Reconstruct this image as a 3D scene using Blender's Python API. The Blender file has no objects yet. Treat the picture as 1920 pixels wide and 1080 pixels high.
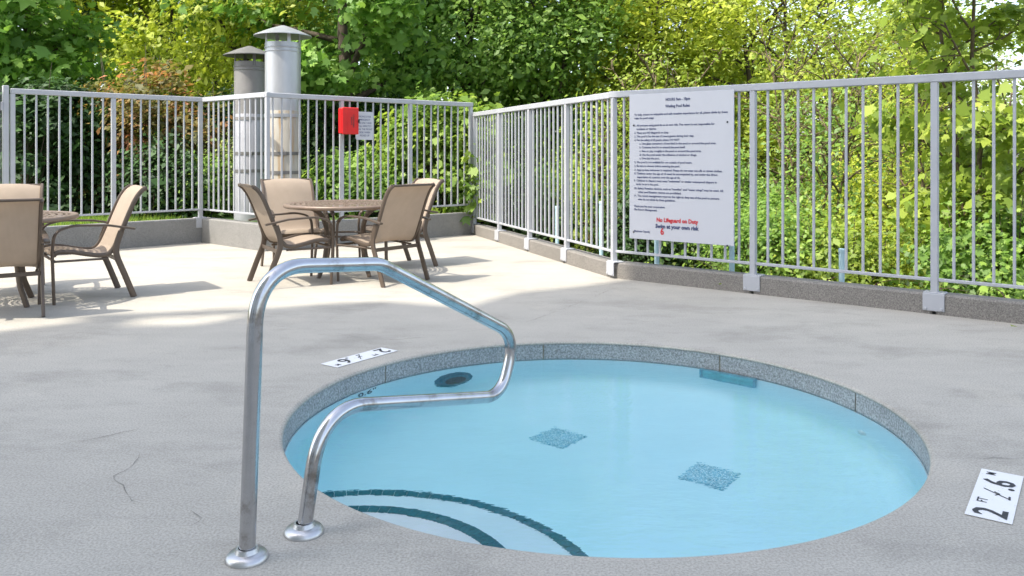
import bpy, bmesh, math, random
import numpy as np
from mathutils import Vector, Matrix

# ------------------------------------------------------------------ camera, sky, sun, exposure
scene = bpy.context.scene
COL = scene.collection
R = math.radians
EYE = 1.22
cam_d = bpy.data.cameras.new('camera')
cam = bpy.data.objects.new('camera', cam_d)
COL.objects.link(cam)
cam.location = (0, 0, EYE)
cam.rotation_euler = (R(90), 0, 0)
cam_d.sensor_width = 36.0
cam_d.lens = 36.0 * 1556 / 1920
cam_d.shift_y = -255 / 1920
cam_d.clip_start = 0.05
cam_d.clip_end = 2000
scene.camera = cam

SUN_EL = R(55.5)
SUN_H = Vector((-0.83, -0.56, 0)).normalized()
to_sun = Vector((SUN_H.x * math.cos(SUN_EL), SUN_H.y * math.cos(SUN_EL), math.sin(SUN_EL)))
world = bpy.data.worlds.new('World')
scene.world = world
world.use_nodes = True
wn = world.node_tree
sky = wn.nodes.new('ShaderNodeTexSky')
sky.sky_type = 'NISHITA'
sky.sun_disc = False
sky.sun_elevation = SUN_EL
sky.sun_rotation = math.atan2(SUN_H.x, SUN_H.y)
sky.air_density = 1.0
sky.dust_density = 2.5
sky.ozone_density = 1.0
bg = wn.nodes['Background']
hs = wn.nodes.new('ShaderNodeHueSaturation')
hs.inputs['Saturation'].default_value = 0.7
wn.links.new(sky.outputs[0], hs.inputs['Color'])
wn.links.new(hs.outputs[0], bg.inputs[0])
bg.inputs[1].default_value = 0.15
sun_d = bpy.data.lights.new('sun', 'SUN')
sun_d.energy = 2.0
sun_d.angle = R(0.6)
sun_d.color = (1.0, 0.93, 0.82)
sun = bpy.data.objects.new('sun', sun_d)
COL.objects.link(sun)
sun.location = (-10, -10, 30)
sun.rotation_euler = to_sun.to_track_quat('Z', 'Y').to_euler()
vs = scene.view_settings
vs.view_transform = 'Standard'
vs.look = 'None'
vs.exposure = 1.67
vs.gamma = 1.0
vs.use_curve_mapping = False
cy = scene.cycles
cy.use_denoising = True
cy.max_bounces = 24
cy.diffuse_bounces = 12
cy.glossy_bounces = 12
cy.transmission_bounces = 14
cy.transparent_max_bounces = 8
cy.caustics_refractive = True
cy.caustics_reflective = True
cy.sample_clamp_indirect = 8.0
cy.use_adaptive_sampling = False

# ------------------------------------------------------------------ node material helpers
class NT:
    def __init__(self, name):
        self.m = bpy.data.materials.new(name)
        self.m.use_nodes = True
        self.t = self.m.node_tree
        self.b = self.t.nodes['Principled BSDF']
        self.out = self.t.nodes['Material Output']
    def n(self, kind, **kw):
        nd = self.t.nodes.new('ShaderNode' + kind)
        for k, v in kw.items():
            if k in nd.inputs:
                nd.inputs[k].default_value = v
            else:
                setattr(nd, k, v)
        return nd
    def l(self, a, b):
        self.t.links.new(a, b)
    def coord(self, scale=(1, 1, 1), kind='Object', rot=(0, 0, 0)):
        tc = self.n('TexCoord')
        mp = self.n('Mapping')
        mp.inputs['Scale'].default_value = scale
        mp.inputs['Rotation'].default_value = rot
        self.l(tc.outputs[kind], mp.inputs[0])
        return mp.outputs[0]
    def noise(self, scale, detail=4, rough=0.55, co=None):
        nd = self.n('TexNoise')
        nd.inputs['Scale'].default_value = scale
        nd.inputs['Detail'].default_value = detail
        nd.inputs['Roughness'].default_value = rough
        if co is not None:
            self.l(co, nd.inputs['Vector'])
        return nd.outputs['Fac']
    def ramp(self, fac, stops):
        r = self.n('ValToRGB')
        e = r.color_ramp.elements
        while len(e) < len(stops):
            e.new(0.5)
        for i, (p, c) in enumerate(stops):
            e[i].position = p
            e[i].color = (c[0], c[1], c[2], 1) if not isinstance(c, (int, float)) else (c, c, c, 1)
        self.l(fac, r.inputs[0])
        return r.outputs[0]
    def mix(self, fac, a, b, blend='MIX'):
        m = self.n('Mix', data_type='RGBA', blend_type=blend)
        for sock, v in ((m.inputs[0], fac), (m.inputs[6], a), (m.inputs[7], b)):
            if hasattr(v, 'is_linked'):
                self.l(v, sock)
            elif isinstance(v, (int, float)):
                sock.default_value = v
            else:
                sock.default_value = (v[0], v[1], v[2], 1)
        return m.outputs[2]
    def bump(self, h, strength=0.3, dist=0.01):
        b = self.n('Bump')
        b.inputs['Strength'].default_value = strength
        b.inputs['Distance'].default_value = dist
        self.l(h, b.inputs['Height'])
        self.l(b.outputs[0], self.b.inputs['Normal'])
        return b
    def base(self, c, rough=0.6, metal=0.0):
        if hasattr(c, 'is_linked'):
            self.l(c, self.b.inputs['Base Color'])
        else:
            self.b.inputs['Base Color'].default_value = (c[0], c[1], c[2], 1)
        if hasattr(rough, 'is_linked'):
            self.l(rough, self.b.inputs['Roughness'])
        else:
            self.b.inputs['Roughness'].default_value = rough
        self.b.inputs['Metallic'].default_value = metal
        return self.m

def mat_simple(name, c, rough=0.6, metal=0.0, var=0.12, scale=6.0, bump=0.0):
    t = NT(name)
    co = t.coord()
    f = t.noise(scale, 5, 0.6, co)
    lo = tuple(x * (1 - var) for x in c)
    hi = tuple(min(1, x * (1 + var)) for x in c)
    col = t.ramp(f, [(0.3, lo), (0.7, hi)])
    if bump:
        t.bump(t.noise(scale * 14, 3, 0.6, co), bump, 0.004)
    return t.base(col, rough, metal)

def mat_concrete(name, base, speck=0.5, fine=220.0, streak=True):
    t = NT(name)
    co = t.coord()
    big = t.ramp(t.noise(0.55, 5, 0.6, co), [(0.3, tuple(x * 0.78 for x in base)), (0.7, tuple(x * 1.13 for x in base))])
    mid = t.noise(3.2, 6, 0.65, co)
    c1 = t.mix(0.5, big, t.ramp(mid, [(0.32, tuple(x * 0.86 for x in base)), (0.66, tuple(x * 1.08 for x in base))]))
    if streak:
        co2 = t.coord((0.9, 3.6, 1), rot=(0, 0, R(-14)))
        st = t.noise(1.3, 8, 0.68, co2)
        c1 = t.mix(0.42, c1, t.ramp(st, [(0.3, tuple(x * 0.84 for x in base)), (0.62, tuple(x * 1.08 for x in base))]))
        # small dark stains
        sp = t.noise(1.1, 8, 0.72, t.coord((1.0, 1.6, 1), rot=(0, 0, R(20))))
        c1 = t.mix(t.ramp(sp, [(0.50, 0.0), (0.66, 0.6)]), c1, tuple(x * 0.62 for x in base))
        wp = t.noise(0.9, 7, 0.7, t.coord((1.2, 0.8, 1), rot=(0, 0, R(65))))
        c1 = t.mix(t.ramp(wp, [(0.56, 0.0), (0.70, 0.5)]), c1, (base[0]*1.18, base[1]*1.16, base[2]*1.12))
        sm_ = t.noise(9.0, 6, 0.75, co)
        c1 = t.mix(t.ramp(sm_, [(0.58, 0.0), (0.72, 0.45)]), c1, tuple(x * 0.68 for x in base))
    g = t.noise(fine, 2, 0.7, co)
    c2 = t.mix(speck, c1, t.ramp(g, [(0.34, 0.28), (0.5, 0.5), (0.68, 0.74)]), 'OVERLAY')
    t.bump(g, 0.06, 0.002)
    return t.base(c2, 0.85)

def mat_leaf(name, stops, trans=0.3, gloss=0.08):
    t = NT(name)
    at = t.n('Attribute', attribute_name='tint')
    col = t.ramp(at.outputs['Fac'], stops)
    d = t.n('BsdfDiffuse'); t.l(col, d.inputs[0])
    tr = t.n('BsdfTranslucent')
    tc = t.mix(0.6, col, (1.0, 1.0, 0.3), 'MULTIPLY')
    br = t.n('BrightContrast'); br.inputs[1].default_value = 0.02; t.l(tc, br.inputs[0])
    t.l(br.outputs[0], tr.inputs[0])
    m1 = t.n('MixShader'); m1.inputs[0].default_value = trans
    t.l(d.outputs[0], m1.inputs[1]); t.l(tr.outputs[0], m1.inputs[2])
    gl = t.n('BsdfGlossy'); gl.inputs['Roughness'].default_value = 0.55
    m2 = t.n('MixShader'); m2.inputs[0].default_value = gloss
    t.l(m1.outputs[0], m2.inputs[1]); t.l(gl.outputs[0], m2.inputs[2])
    t.l(m2.outputs[0], t.out.inputs[0])
    t.t.nodes.remove(t.b)
    return t.m

M = {}
M['deck'] = mat_concrete('deck_concrete', (0.400, 0.376, 0.326), 0.5, 120.0)
M['curb'] = mat_concrete('curb_aggregate', (0.215, 0.20, 0.18), 0.9, 110.0, False)
M['wallcurb'] = mat_concrete('wall_concrete', (0.225, 0.22, 0.208), 0.7, 110.0, False)
M['coping'] = mat_concrete('coping_aggregate', (0.285, 0.30, 0.30), 1.0, 100.0, False)
M['joint'] = mat_simple('joint_rust', (0.24, 0.215, 0.165), 0.9, 0, 0.5, 40)
M['crack'] = mat_simple('crack_dark', (0.17, 0.16, 0.145), 0.95, 0, 0.5, 60)
M['fence'] = mat_simple('fence_white_paint', (0.42, 0.43, 0.455), 0.42, 0, 0.05, 9, 0.05)
def mat_fence():
    t = NT('fence_pale_grey_paint')
    co = t.coord()
    c = t.ramp(t.noise(7, 5, 0.6, co), [(0.3, (0.385, 0.395, 0.42)), (0.7, (0.435, 0.445, 0.47))])
    c = t.mix(t.ramp(t.noise(24, 6, 0.75, co), [(0.66, 0.0), (0.72, 0.55)]), c, (0.23, 0.20, 0.17))
    t.bump(t.noise(60, 3, 0.6, co), 0.05, 0.003)
    return t.base(c, 0.42)
M['fence'] = mat_fence()
M['plaster'] = mat_simple('pool_plaster', (0.935, 0.95, 0.96), 0.7, 0, 0.02, 4)
M['teal'] = mat_simple('teal_tile', (0.012, 0.15, 0.20), 0.35, 0, 0.3, 60)
M['grate'] = mat_simple('drain_grey', (0.20, 0.45, 0.55), 0.6, 0, 0.3, 30)
M['skim'] = mat_simple('skimmer_teal', (0.17, 0.54, 0.58), 0.5, 0, 0.2, 20)
M['dark'] = mat_simple('dark_plastic', (0.02, 0.025, 0.027), 0.5, 0, 0.3, 12)
M['black'] = mat_simple('black_paint', (0.035, 0.036, 0.04), 0.7, 0, 0.5, 160)
M['frame'] = mat_simple('bronze_frame', (0.105, 0.078, 0.058), 0.42, 0.25, 0.1, 8)
M['tabletop'] = mat_simple('table_bronze', (0.21, 0.155, 0.118), 0.45, 0.15, 0.12, 14)
M['signface'] = mat_simple('sign_white', (0.52, 0.53, 0.57), 0.35, 0, 0.02, 3)
M['navy'] = mat_simple('ink_navy', (0.045, 0.06, 0.15), 0.5, 0, 0.1, 30)
M['redink'] = mat_simple('ink_red', (0.55, 0.02, 0.03), 0.5, 0, 0.1, 30)
M['red'] = mat_simple('red_plastic', (0.62, 0.012, 0.014), 0.32, 0, 0.12, 7)
M['whitepaint'] = mat_simple('marking_white', (0.80, 0.80, 0.79), 0.6, 0, 0.06, 22)
def mat_worn():
    t = NT('worn_white_paint')
    w = t.noise(38, 7, 0.75, t.coord())
    c = t.mix(t.ramp(w, [(0.60, 0.0), (0.66, 0.8)]), (0.74, 0.74, 0.73), (0.36, 0.34, 0.30))
    return t.base(c, 0.7)
M['worn'] = mat_worn()
M['blue'] = mat_simple('pale_blue_pipe', (0.50, 0.70, 0.76), 0.5, 0, 0.1, 9)
M['bark'] = mat_simple('bark', (0.075, 0.058, 0.042), 0.9, 0, 0.45, 9, 0.6)
M['barklight'] = mat_simple('bark_light', (0.14, 0.105, 0.06), 0.9, 0, 0.4, 9, 0.6)
M['cane'] = mat_simple('dry_cane', (0.20, 0.10, 0.07), 0.8, 0, 0.4, 12)
M['stucco'] = mat_simple('stucco', (0.82, 0.80, 0.75), 0.85, 0, 0.06, 2, 0.1)
M['winglass'] = mat_simple('window_glass', (0.03, 0.04, 0.05), 0.08, 0, 0.2, 2)
M['soil'] = mat_simple('leaf_litter', (0.075, 0.062, 0.035), 0.95, 0, 0.6, 3, 0.5)
M['lawn'] = mat_simple('lawn_green', (0.07, 0.13, 0.025), 0.95, 0, 0.4, 5, 0.5)

def mat_steel():
    t = NT('stainless_tube')
    co = t.coord()
    sm = t.noise(9, 6, 0.7, co)
    rg = t.ramp(t.noise(40, 4, 0.6, t.coord((1, 1, 0.08))), [(0.3, 0.13), (0.7, 0.27)])
    c = t.ramp(sm, [(0.32, (0.27, 0.245, 0.225)), (0.46, (0.50, 0.50, 0.51)), (0.8, (0.60, 0.60, 0.62))])
    return t.base(c, rg, 1.0)
M['steel'] = mat_steel()
M['brushed'] = mat_simple('brushed_steel', (0.50, 0.50, 0.50), 0.36, 1.0, 0.15, 14)
def mat_galv():
    t = NT('galvanised_flue')
    co = t.coord((1, 1, 0.35))
    c = t.ramp(t.noise(2.5, 6, 0.6, co), [(0.3, (0.34, 0.35, 0.365)), (0.7, (0.52, 0.53, 0.55))])
    st = t.noise(3.5, 7, 0.7, t.coord((3, 3, 0.25)))
    tcx = t.n('TexCoord'); sep = t.n('SeparateXYZ'); t.l(tcx.outputs['Object'], sep.inputs[0])
    low = t.ramp(sep.outputs[2], [(0.0, 1.0), (0.42, 0.0)])
    mm = t.n('Math', operation='MULTIPLY')
    t.l(t.ramp(st, [(0.50, 0.0), (0.62, 0.85)]), mm.inputs[0]); 
    mr = t.n('MapRange'); mr.inputs[1].default_value = 1.25; mr.inputs[2].default_value = 0.9; t.l(sep.outputs[2], mr.inputs[0])
    t.l(mr.outputs[0], mm.inputs[1])
    c2 = t.mix(mm.outputs[0], c, (0.28, 0.15, 0.05))
    return t.base(c2, 0.42, 0.55)
M['galv'] = mat_galv()
def mat_cream():
    t = NT('flue_cream_stained')
    c = t.ramp(t.noise(2.0, 5, 0.6, t.coord((2, 2, 0.5))), [(0.3, (0.34, 0.31, 0.255)), (0.7, (0.46, 0.44, 0.385))])
    st = t.noise(2.6, 7, 0.7, t.coord((4, 4, 0.35)))
    return t.base(t.mix(t.ramp(st, [(0.52, 0.0), (0.66, 0.9)]), c, (0.30, 0.17, 0.05)), 0.6)
M['cream'] = mat_cream()
M['galvdull'] = mat_simple('flue_lower_grey', (0.33, 0.335, 0.36), 0.55, 0.2, 0.12, 3)
M['flue_beige'] = mat_simple('flue_dull', (0.235, 0.225, 0.22), 0.6, 0.2, 0.15, 3)
M['flue_dark'] = mat_simple('flue_band', (0.16, 0.155, 0.15), 0.6, 0.3, 0.2, 6)
def mat_sling():
    t = NT('sling_fabric')
    co = t.coord()
    w = t.n('TexWave', wave_type='BANDS', bands_direction='X'); w.inputs['Scale'].default_value = 42
    w.inputs['Distortion'].default_value = 0.6
    t.l(co, w.inputs['Vector'])
    c = t.ramp(w.outputs['Fac'], [(0.2, (0.45, 0.365, 0.28)), (0.8, (0.56, 0.465, 0.37))])
    c = t.mix(0.35, c, t.ramp(t.noise(5, 5, 0.6, co), [(0.3, (0.40, 0.325, 0.25)), (0.7, (0.60, 0.50, 0.40))]))
    t.base(c, 0.8)
    tr = t.n('BsdfTranslucent'); t.l(c, tr.inputs[0])
    ms = t.n('MixShader'); ms.inputs[0].default_value = 0.4
    t.l(t.b.outputs[0], ms.inputs[1]); t.l(tr.outputs[0], ms.inputs[2]); t.l(ms.outputs[0], t.out.inputs[0])
    return t.m
M['sling'] = mat_sling()
def mat_water():
    t = NT('pool_water')
    co = t.coord((1.0, 1.6, 1))
    h1 = t.noise(5.0, 3, 0.5, co)
    h2 = t.noise(26.0, 2, 0.5, t.coord((1.0, 2.2, 1)))
    ad = t.n('Math', operation='MULTIPLY_ADD'); t.l(h2, ad.inputs[0]); ad.inputs[1].default_value = 0.22; t.l(h1, ad.inputs[2])
    bp = t.n('Bump'); bp.inputs['Strength'].default_value = 0.5; bp.inputs['Distance'].default_value = 0.0065
    t.l(ad.outputs[0], bp.inputs['Height'])
    rf = t.n('BsdfRefraction'); rf.inputs['IOR'].default_value = 1.333; rf.inputs['Roughness'].default_value = 0.0
    gl = t.n('BsdfGlossy'); gl.inputs['Roughness'].default_value = 0.02
    fr = t.n('Fresnel'); fr.inputs['IOR'].default_value = 1.333
    for nd in (rf, gl, fr):
        t.l(bp.outputs[0], nd.inputs['Normal'])
    ms = t.n('MixShader'); t.l(fr.outputs[0], ms.inputs[0]); t.l(rf.outputs[0], ms.inputs[1]); t.l(gl.outputs[0], ms.inputs[2])
    t.l(ms.outputs[0], t.out.inputs[0])
    va = t.n('VolumeAbsorption'); va.inputs['Color'].default_value = (0.05, 0.90, 0.99, 1); va.inputs['Density'].default_value = 0.48
    t.l(va.outputs[0], t.out.inputs['Volume'])
    t.t.nodes.remove(t.b)
    return t.m
M['water'] = mat_water()

GREEN = {
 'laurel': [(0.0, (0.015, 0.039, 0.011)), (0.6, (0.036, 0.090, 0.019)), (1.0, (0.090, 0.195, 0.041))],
 'redleaf': [(0.0, (0.079, 0.088, 0.025)), (0.45, (0.198, 0.197, 0.046)), (0.72, (0.394, 0.231, 0.073)), (1.0, (0.660, 0.254, 0.145))],
 'mid': [(0.0, (0.085, 0.180, 0.036)), (0.5, (0.210, 0.375, 0.058)), (1.0, (0.430, 0.600, 0.115))],
 'maple': [(0.0, (0.085, 0.190, 0.036)), (0.5, (0.200, 0.390, 0.064)), (1.0, (0.400, 0.610, 0.120))],
 'lime': [(0.0, (0.220, 0.290, 0.026)), (0.5, (0.440, 0.530, 0.046)), (1.0, (0.660, 0.690, 0.085))],
 'limeg': [(0.0, (0.140, 0.220, 0.028)), (0.5, (0.310, 0.430, 0.048)), (1.0, (0.540, 0.620, 0.100))],
 'ivy': [(0.0, (0.085, 0.180, 0.025)), (0.5, (0.220, 0.360, 0.045)), (1.0, (0.470, 0.590, 0.085))],
 'pale': [(0.0, (0.110, 0.170, 0.045)), (0.5, (0.270, 0.360, 0.080)), (0.9, (0.480, 0.540, 0.160)), (1.0, (0.520, 0.420, 0.150))],
 'dark': [(0.0, (0.019, 0.048, 0.012)), (0.6, (0.040, 0.096, 0.017)), (1.0, (0.080, 0.160, 0.029))],  # leaf colour darkened to carry the understory shade
}
LEAF = {k: mat_leaf('leaf_' + k, v, 0.5 if k not in ('laurel', 'dark') else 0.2, 0.035) for k, v in GREEN.items()}

# ------------------------------------------------------------------ mesh helpers
class MB:
    def __init__(self):
        self.v = []; self.f = []
    def box(self, c, size, ax=None, bevel=0.0):
        c = Vector(c)
        ax = ax or (Vector((1, 0, 0)), Vector((0, 1, 0)), Vector((0, 0, 1)))
        sx, sy, sz = (s / 2 for s in size)
        i = len(self.v)
        if bevel <= 0:
            for a, b, d in ((-1,-1,-1),(1,-1,-1),(1,1,-1),(-1,1,-1),(-1,-1,1),(1,-1,1),(1,1,1),(-1,1,1)):
                self.v.append(c + ax[0]*a*sx + ax[1]*b*sy + ax[2]*d*sz)
            for q in ((0,3,2,1),(4,5,6,7),(0,1,5,4),(1,2,6,5),(2,3,7,6),(3,0,4,7)):
                self.f.append([i + k for k in q])
        else:
            w = bevel
            idx = {}
            for a in (-1, 1):
                for b in (-1, 1):
                    for d in (-1, 1):
                        for k in range(3):
                            p = [a*sx, b*sy, d*sz]
                            q = [a*(sx-w), b*(sy-w), d*(sz-w)]
                            q[k] = p[k]
                            idx[(a,b,d,k)] = len(self.v)
                            self.v.append(c + ax[0]*q[0] + ax[1]*q[1] + ax[2]*q[2])
            def add(l):
                self.f.append(l)
            for s in (-1, 1):
                for k in range(3):
                    o = [j for j in range(3) if j != k]
                    ring = []
                    for (p, q) in ((-1,-1),(1,-1),(1,1),(-1,1)):
                        key = [0,0,0]; key[k] = s; key[o[0]] = p; key[o[1]] = q
                        ring.append(idx[(key[0],key[1],key[2],k)])
                    add(ring)
            for k in range(3):           # edges along axis k
                o = [j for j in range(3) if j != k]
                for p in (-1, 1):
                    for q in (-1, 1):
                        k1 = [0,0,0]; k2 = [0,0,0]
                        k1[k] = -1; k2[k] = 1
                        for kk in (k1, k2):
                            kk[o[0]] = p; kk[o[1]] = q
                        add([idx[(*k1, o[0])], idx[(*k2, o[0])], idx[(*k2, o[1])], idx[(*k1, o[1])]])
            for a in (-1, 1):
                for b in (-1, 1):
                    for d in (-1, 1):
                        add([idx[(a,b,d,0)], idx[(a,b,d,1)], idx[(a,b,d,2)]])
        return self
    def tube(self, pts, rad, n=12, caps=True, flat=None, up=None):
        """tube through pts; rad number or list; flat=(w,h) half sizes gives an oval section oriented to 'up'"""
        pts = [Vector(p) for p in pts]
        m = len(pts)
        rad = [rad] * m if isinstance(rad, (int, float)) else rad
        tang = []
        for i in range(m):
            a = pts[max(0, i-1)]; b = pts[min(m-1, i+1)]
            tang.append((b - a).normalized())
        t = tang[0]
        ref = Vector(up) if up else (Vector((0, 0, 1)) if abs(t.z) < 0.9 else Vector((1, 0, 0)))
        nrm = (ref - t * ref.dot(t)).normalized()
        i0 = len(self.v)
        for i in range(m):
            t = tang[i]
            if up is None:
                nrm = (nrm - t * nrm.dot(t)).normalized()
            else:
                nrm = (Vector(up) - t * Vector(up).dot(t)).normalized()
            bn = t.cross(nrm)
            for k in range(n):
                a = 2 * math.pi * (k + 0.5) / n
                if flat:
                    ca, sa = math.cos(a), math.sin(a)
                    e = 0.55
                    self.v.append(pts[i] + nrm * flat[0] * math.copysign(abs(ca)**e, ca) + bn * flat[1] * math.copysign(abs(sa)**e, sa))
                else:
                    self.v.append(pts[i] + (nrm * math.cos(a) + bn * math.sin(a)) * rad[i])
        for i in range(m - 1):
            for k in range(n):
                a = i0 + i*n + k; b = i0 + i*n + (k+1) % n
                self.f.append([a, b, b + n, a + n])
        if caps:
            self.f.append([i0 + k for k in range(n)][::-1])
            self.f.append([i0 + (m-1)*n + k for k in range(n)])
        return self
    def lathe(self, prof, n=32, c=(0, 0, 0), close=False):
        c = Vector(c); i0 = len(self.v); m = len(prof)
        for r, z in prof:
            for k in range(n):
                a = 2 * math.pi * k / n
                self.v.append(c + Vector((r * math.cos(a), r * math.sin(a), z)))
        for i in range(m - 1):
            for k in range(n):
                a = i0 + i*n + k; b = i0 + i*n + (k+1) % n
                self.f.append([a, b, b + n, a + n])
        return self
    def arcband(self, c, r0, r1, z0, z1, a0, a1, n):
        """solid arc block between radii and heights"""
        i0 = len(self.v)
        for k in range(n + 1):
            a = a0 + (a1 - a0) * k / n
            ca, sa = math.cos(a), math.sin(a)
            for r, z in ((r0, z0), (r1, z0), (r1, z1), (r0, z1)):
                self.v.append(Vector((c[0] + r*ca, c[1] + r*sa, z)))
        for k in range(n):
            o = i0 + k*4
            for q in range(4):
                self.f.append([o + q, o + (q+1) % 4, o + 4 + (q+1) % 4, o + 4 + q])
        self.f.append([i0, i0+3, i0+2, i0+1])
        e = i0 + n*4
        self.f.append([e, e+1, e+2, e+3])
        return self
    def mesh(self, name, mat, smooth=False, angle=None):
        me = bpy.data.meshes.new(name)
        me.from_pydata([tuple(p) for p in self.v], [], self.f)
        me.materials.append(mat)
        if smooth or angle:
            me.polygons.foreach_set('use_smooth', [True] * len(me.polygons))
        me.update()
        bm = bmesh.new(); bm.from_mesh(me)
        bmesh.ops.recalc_face_normals(bm, faces=bm.faces)
        if angle:
            for e in bm.edges:
                if len(e.link_faces) == 2 and e.calc_face_angle(0) > R(angle):
                    e.smooth = False
        bm.to_mesh(me); bm.free()
        return me
    def obj(self, name, mat, parent=None, smooth=False, angle=None):
        return link(name, self.mesh(name, mat, smooth, angle), parent)

def link(name, me, parent=None, loc=None, rot=None):
    o = bpy.data.objects.new(name, me)
    COL.objects.link(o)
    if parent: o.parent = parent
    if loc is not None: o.location = loc
    if rot is not None: o.rotation_euler = rot
    return o

def thing(name, label, cat, loc=(0, 0, 0), rz=0.0, group=None):
    o = link(name, None, None, loc, (0, 0, rz))
    o.empty_display_size = 0.1
    return tag(o, label, cat, group)

def tag(o, label, cat, group=None):
    o['label'] = label; o['category'] = cat
    if group: o['group'] = group
    return o

def struct(o, label=None):
    o['kind'] = 'structure'
    if label: o['label'] = label
    return o

def text_mesh(name, body, size, mat, align='LEFT', bold=0.0, sx=1.0):
    cu = bpy.data.curves.new(name, 'FONT')
    cu.body = body
    cu.size = size
    cu.align_x = align
    cu.resolution_u = 2
    cu.offset = bold
    o = bpy.data.objects.new(name, cu)
    COL.objects.link(o)
    dg = bpy.context.evaluated_depsgraph_get()
    me = bpy.data.meshes.new_from_object(o.evaluated_get(dg))
    bpy.data.objects.remove(o)
    bpy.data.curves.remove(cu)
    me.materials.clear(); me.materials.append(mat)
    if sx != 1.0:
        me.transform(Matrix.Diagonal((sx, 1, 1, 1)))
    return me

def fillet(pts, radii, seg=8):
    pts = [Vector(p) for p in pts]
    out = [pts[0]]
    for i in range(1, len(pts) - 1):
        p, a, b = pts[i], pts[i-1], pts[i+1]
        r = radii[i-1]
        u = (a - p).normalized(); w = (b - p).normalized()
        ang = math.acos(max(-1, min(1, u.dot(w))))
        d = min(r / math.tan(ang / 2), (a-p).length * 0.49, (b-p).length * 0.49)
        s, e = p + u*d, p + w*d
        for k in range(seg + 1):
            t = k / seg
            # circular-ish quadratic blend
            q = (s*(1-t)**2 + p*2*t*(1-t)*0.9 + e*t*t) / ((1-t)**2 + 2*t*(1-t)*0.9 + t*t)
            out.append(q)
    out.append(pts[-1])
    return out

# ------------------------------------------------------------------ the ground
PC = Vector((0.388, 3.927, 0)); PR = 1.42            # pool centre and radius
FL0 = Vector((-5.83, 9.60, 0)); FL1 = Vector((-4.19, 11.20, 0)); FM1 = Vector((-3.03, 10.17, 0)); FR1 = Vector((-0.59, 12.30, 0))
FB1 = Vector((0.957, 8.05, 0)); FCd = Vector((2.66, -2.18, 0)).normalized(); FC1 = FB1 + FCd * 5.0

def build_ground():
    g = sorted(set([-900, -500, -260, -140, -90, -60, -45] + list(range(-36, 38, 3)) + [45, 60, 90, 140, 260, 500, 900]))
    rng = np.random.default_rng(3)
    vs_, fs = [], []
    n = len(g)
    for y in g:
        for x in g:
            z = -1.0 - 0.10 * max(0, x + 0.35 * (y - 14)) if y > 6 else -1.0
            z = max(z, -3.2)
            if y < 7: z = -1.0
            vs_.append((x, y + 10, z + rng.uniform(-.1, .1) * (1 if y > 6 else 0)))
    for j in range(n - 1):
        for i in range(n - 1):
            a = j*n + i
            fs.append([a, a+1, a+1+n, a+n])
    me = bpy.data.meshes.new('ground'); me.from_pydata(vs_, [], fs); me.materials.append(M['soil'])
    struct(link('ground', me))
build_ground()

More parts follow.
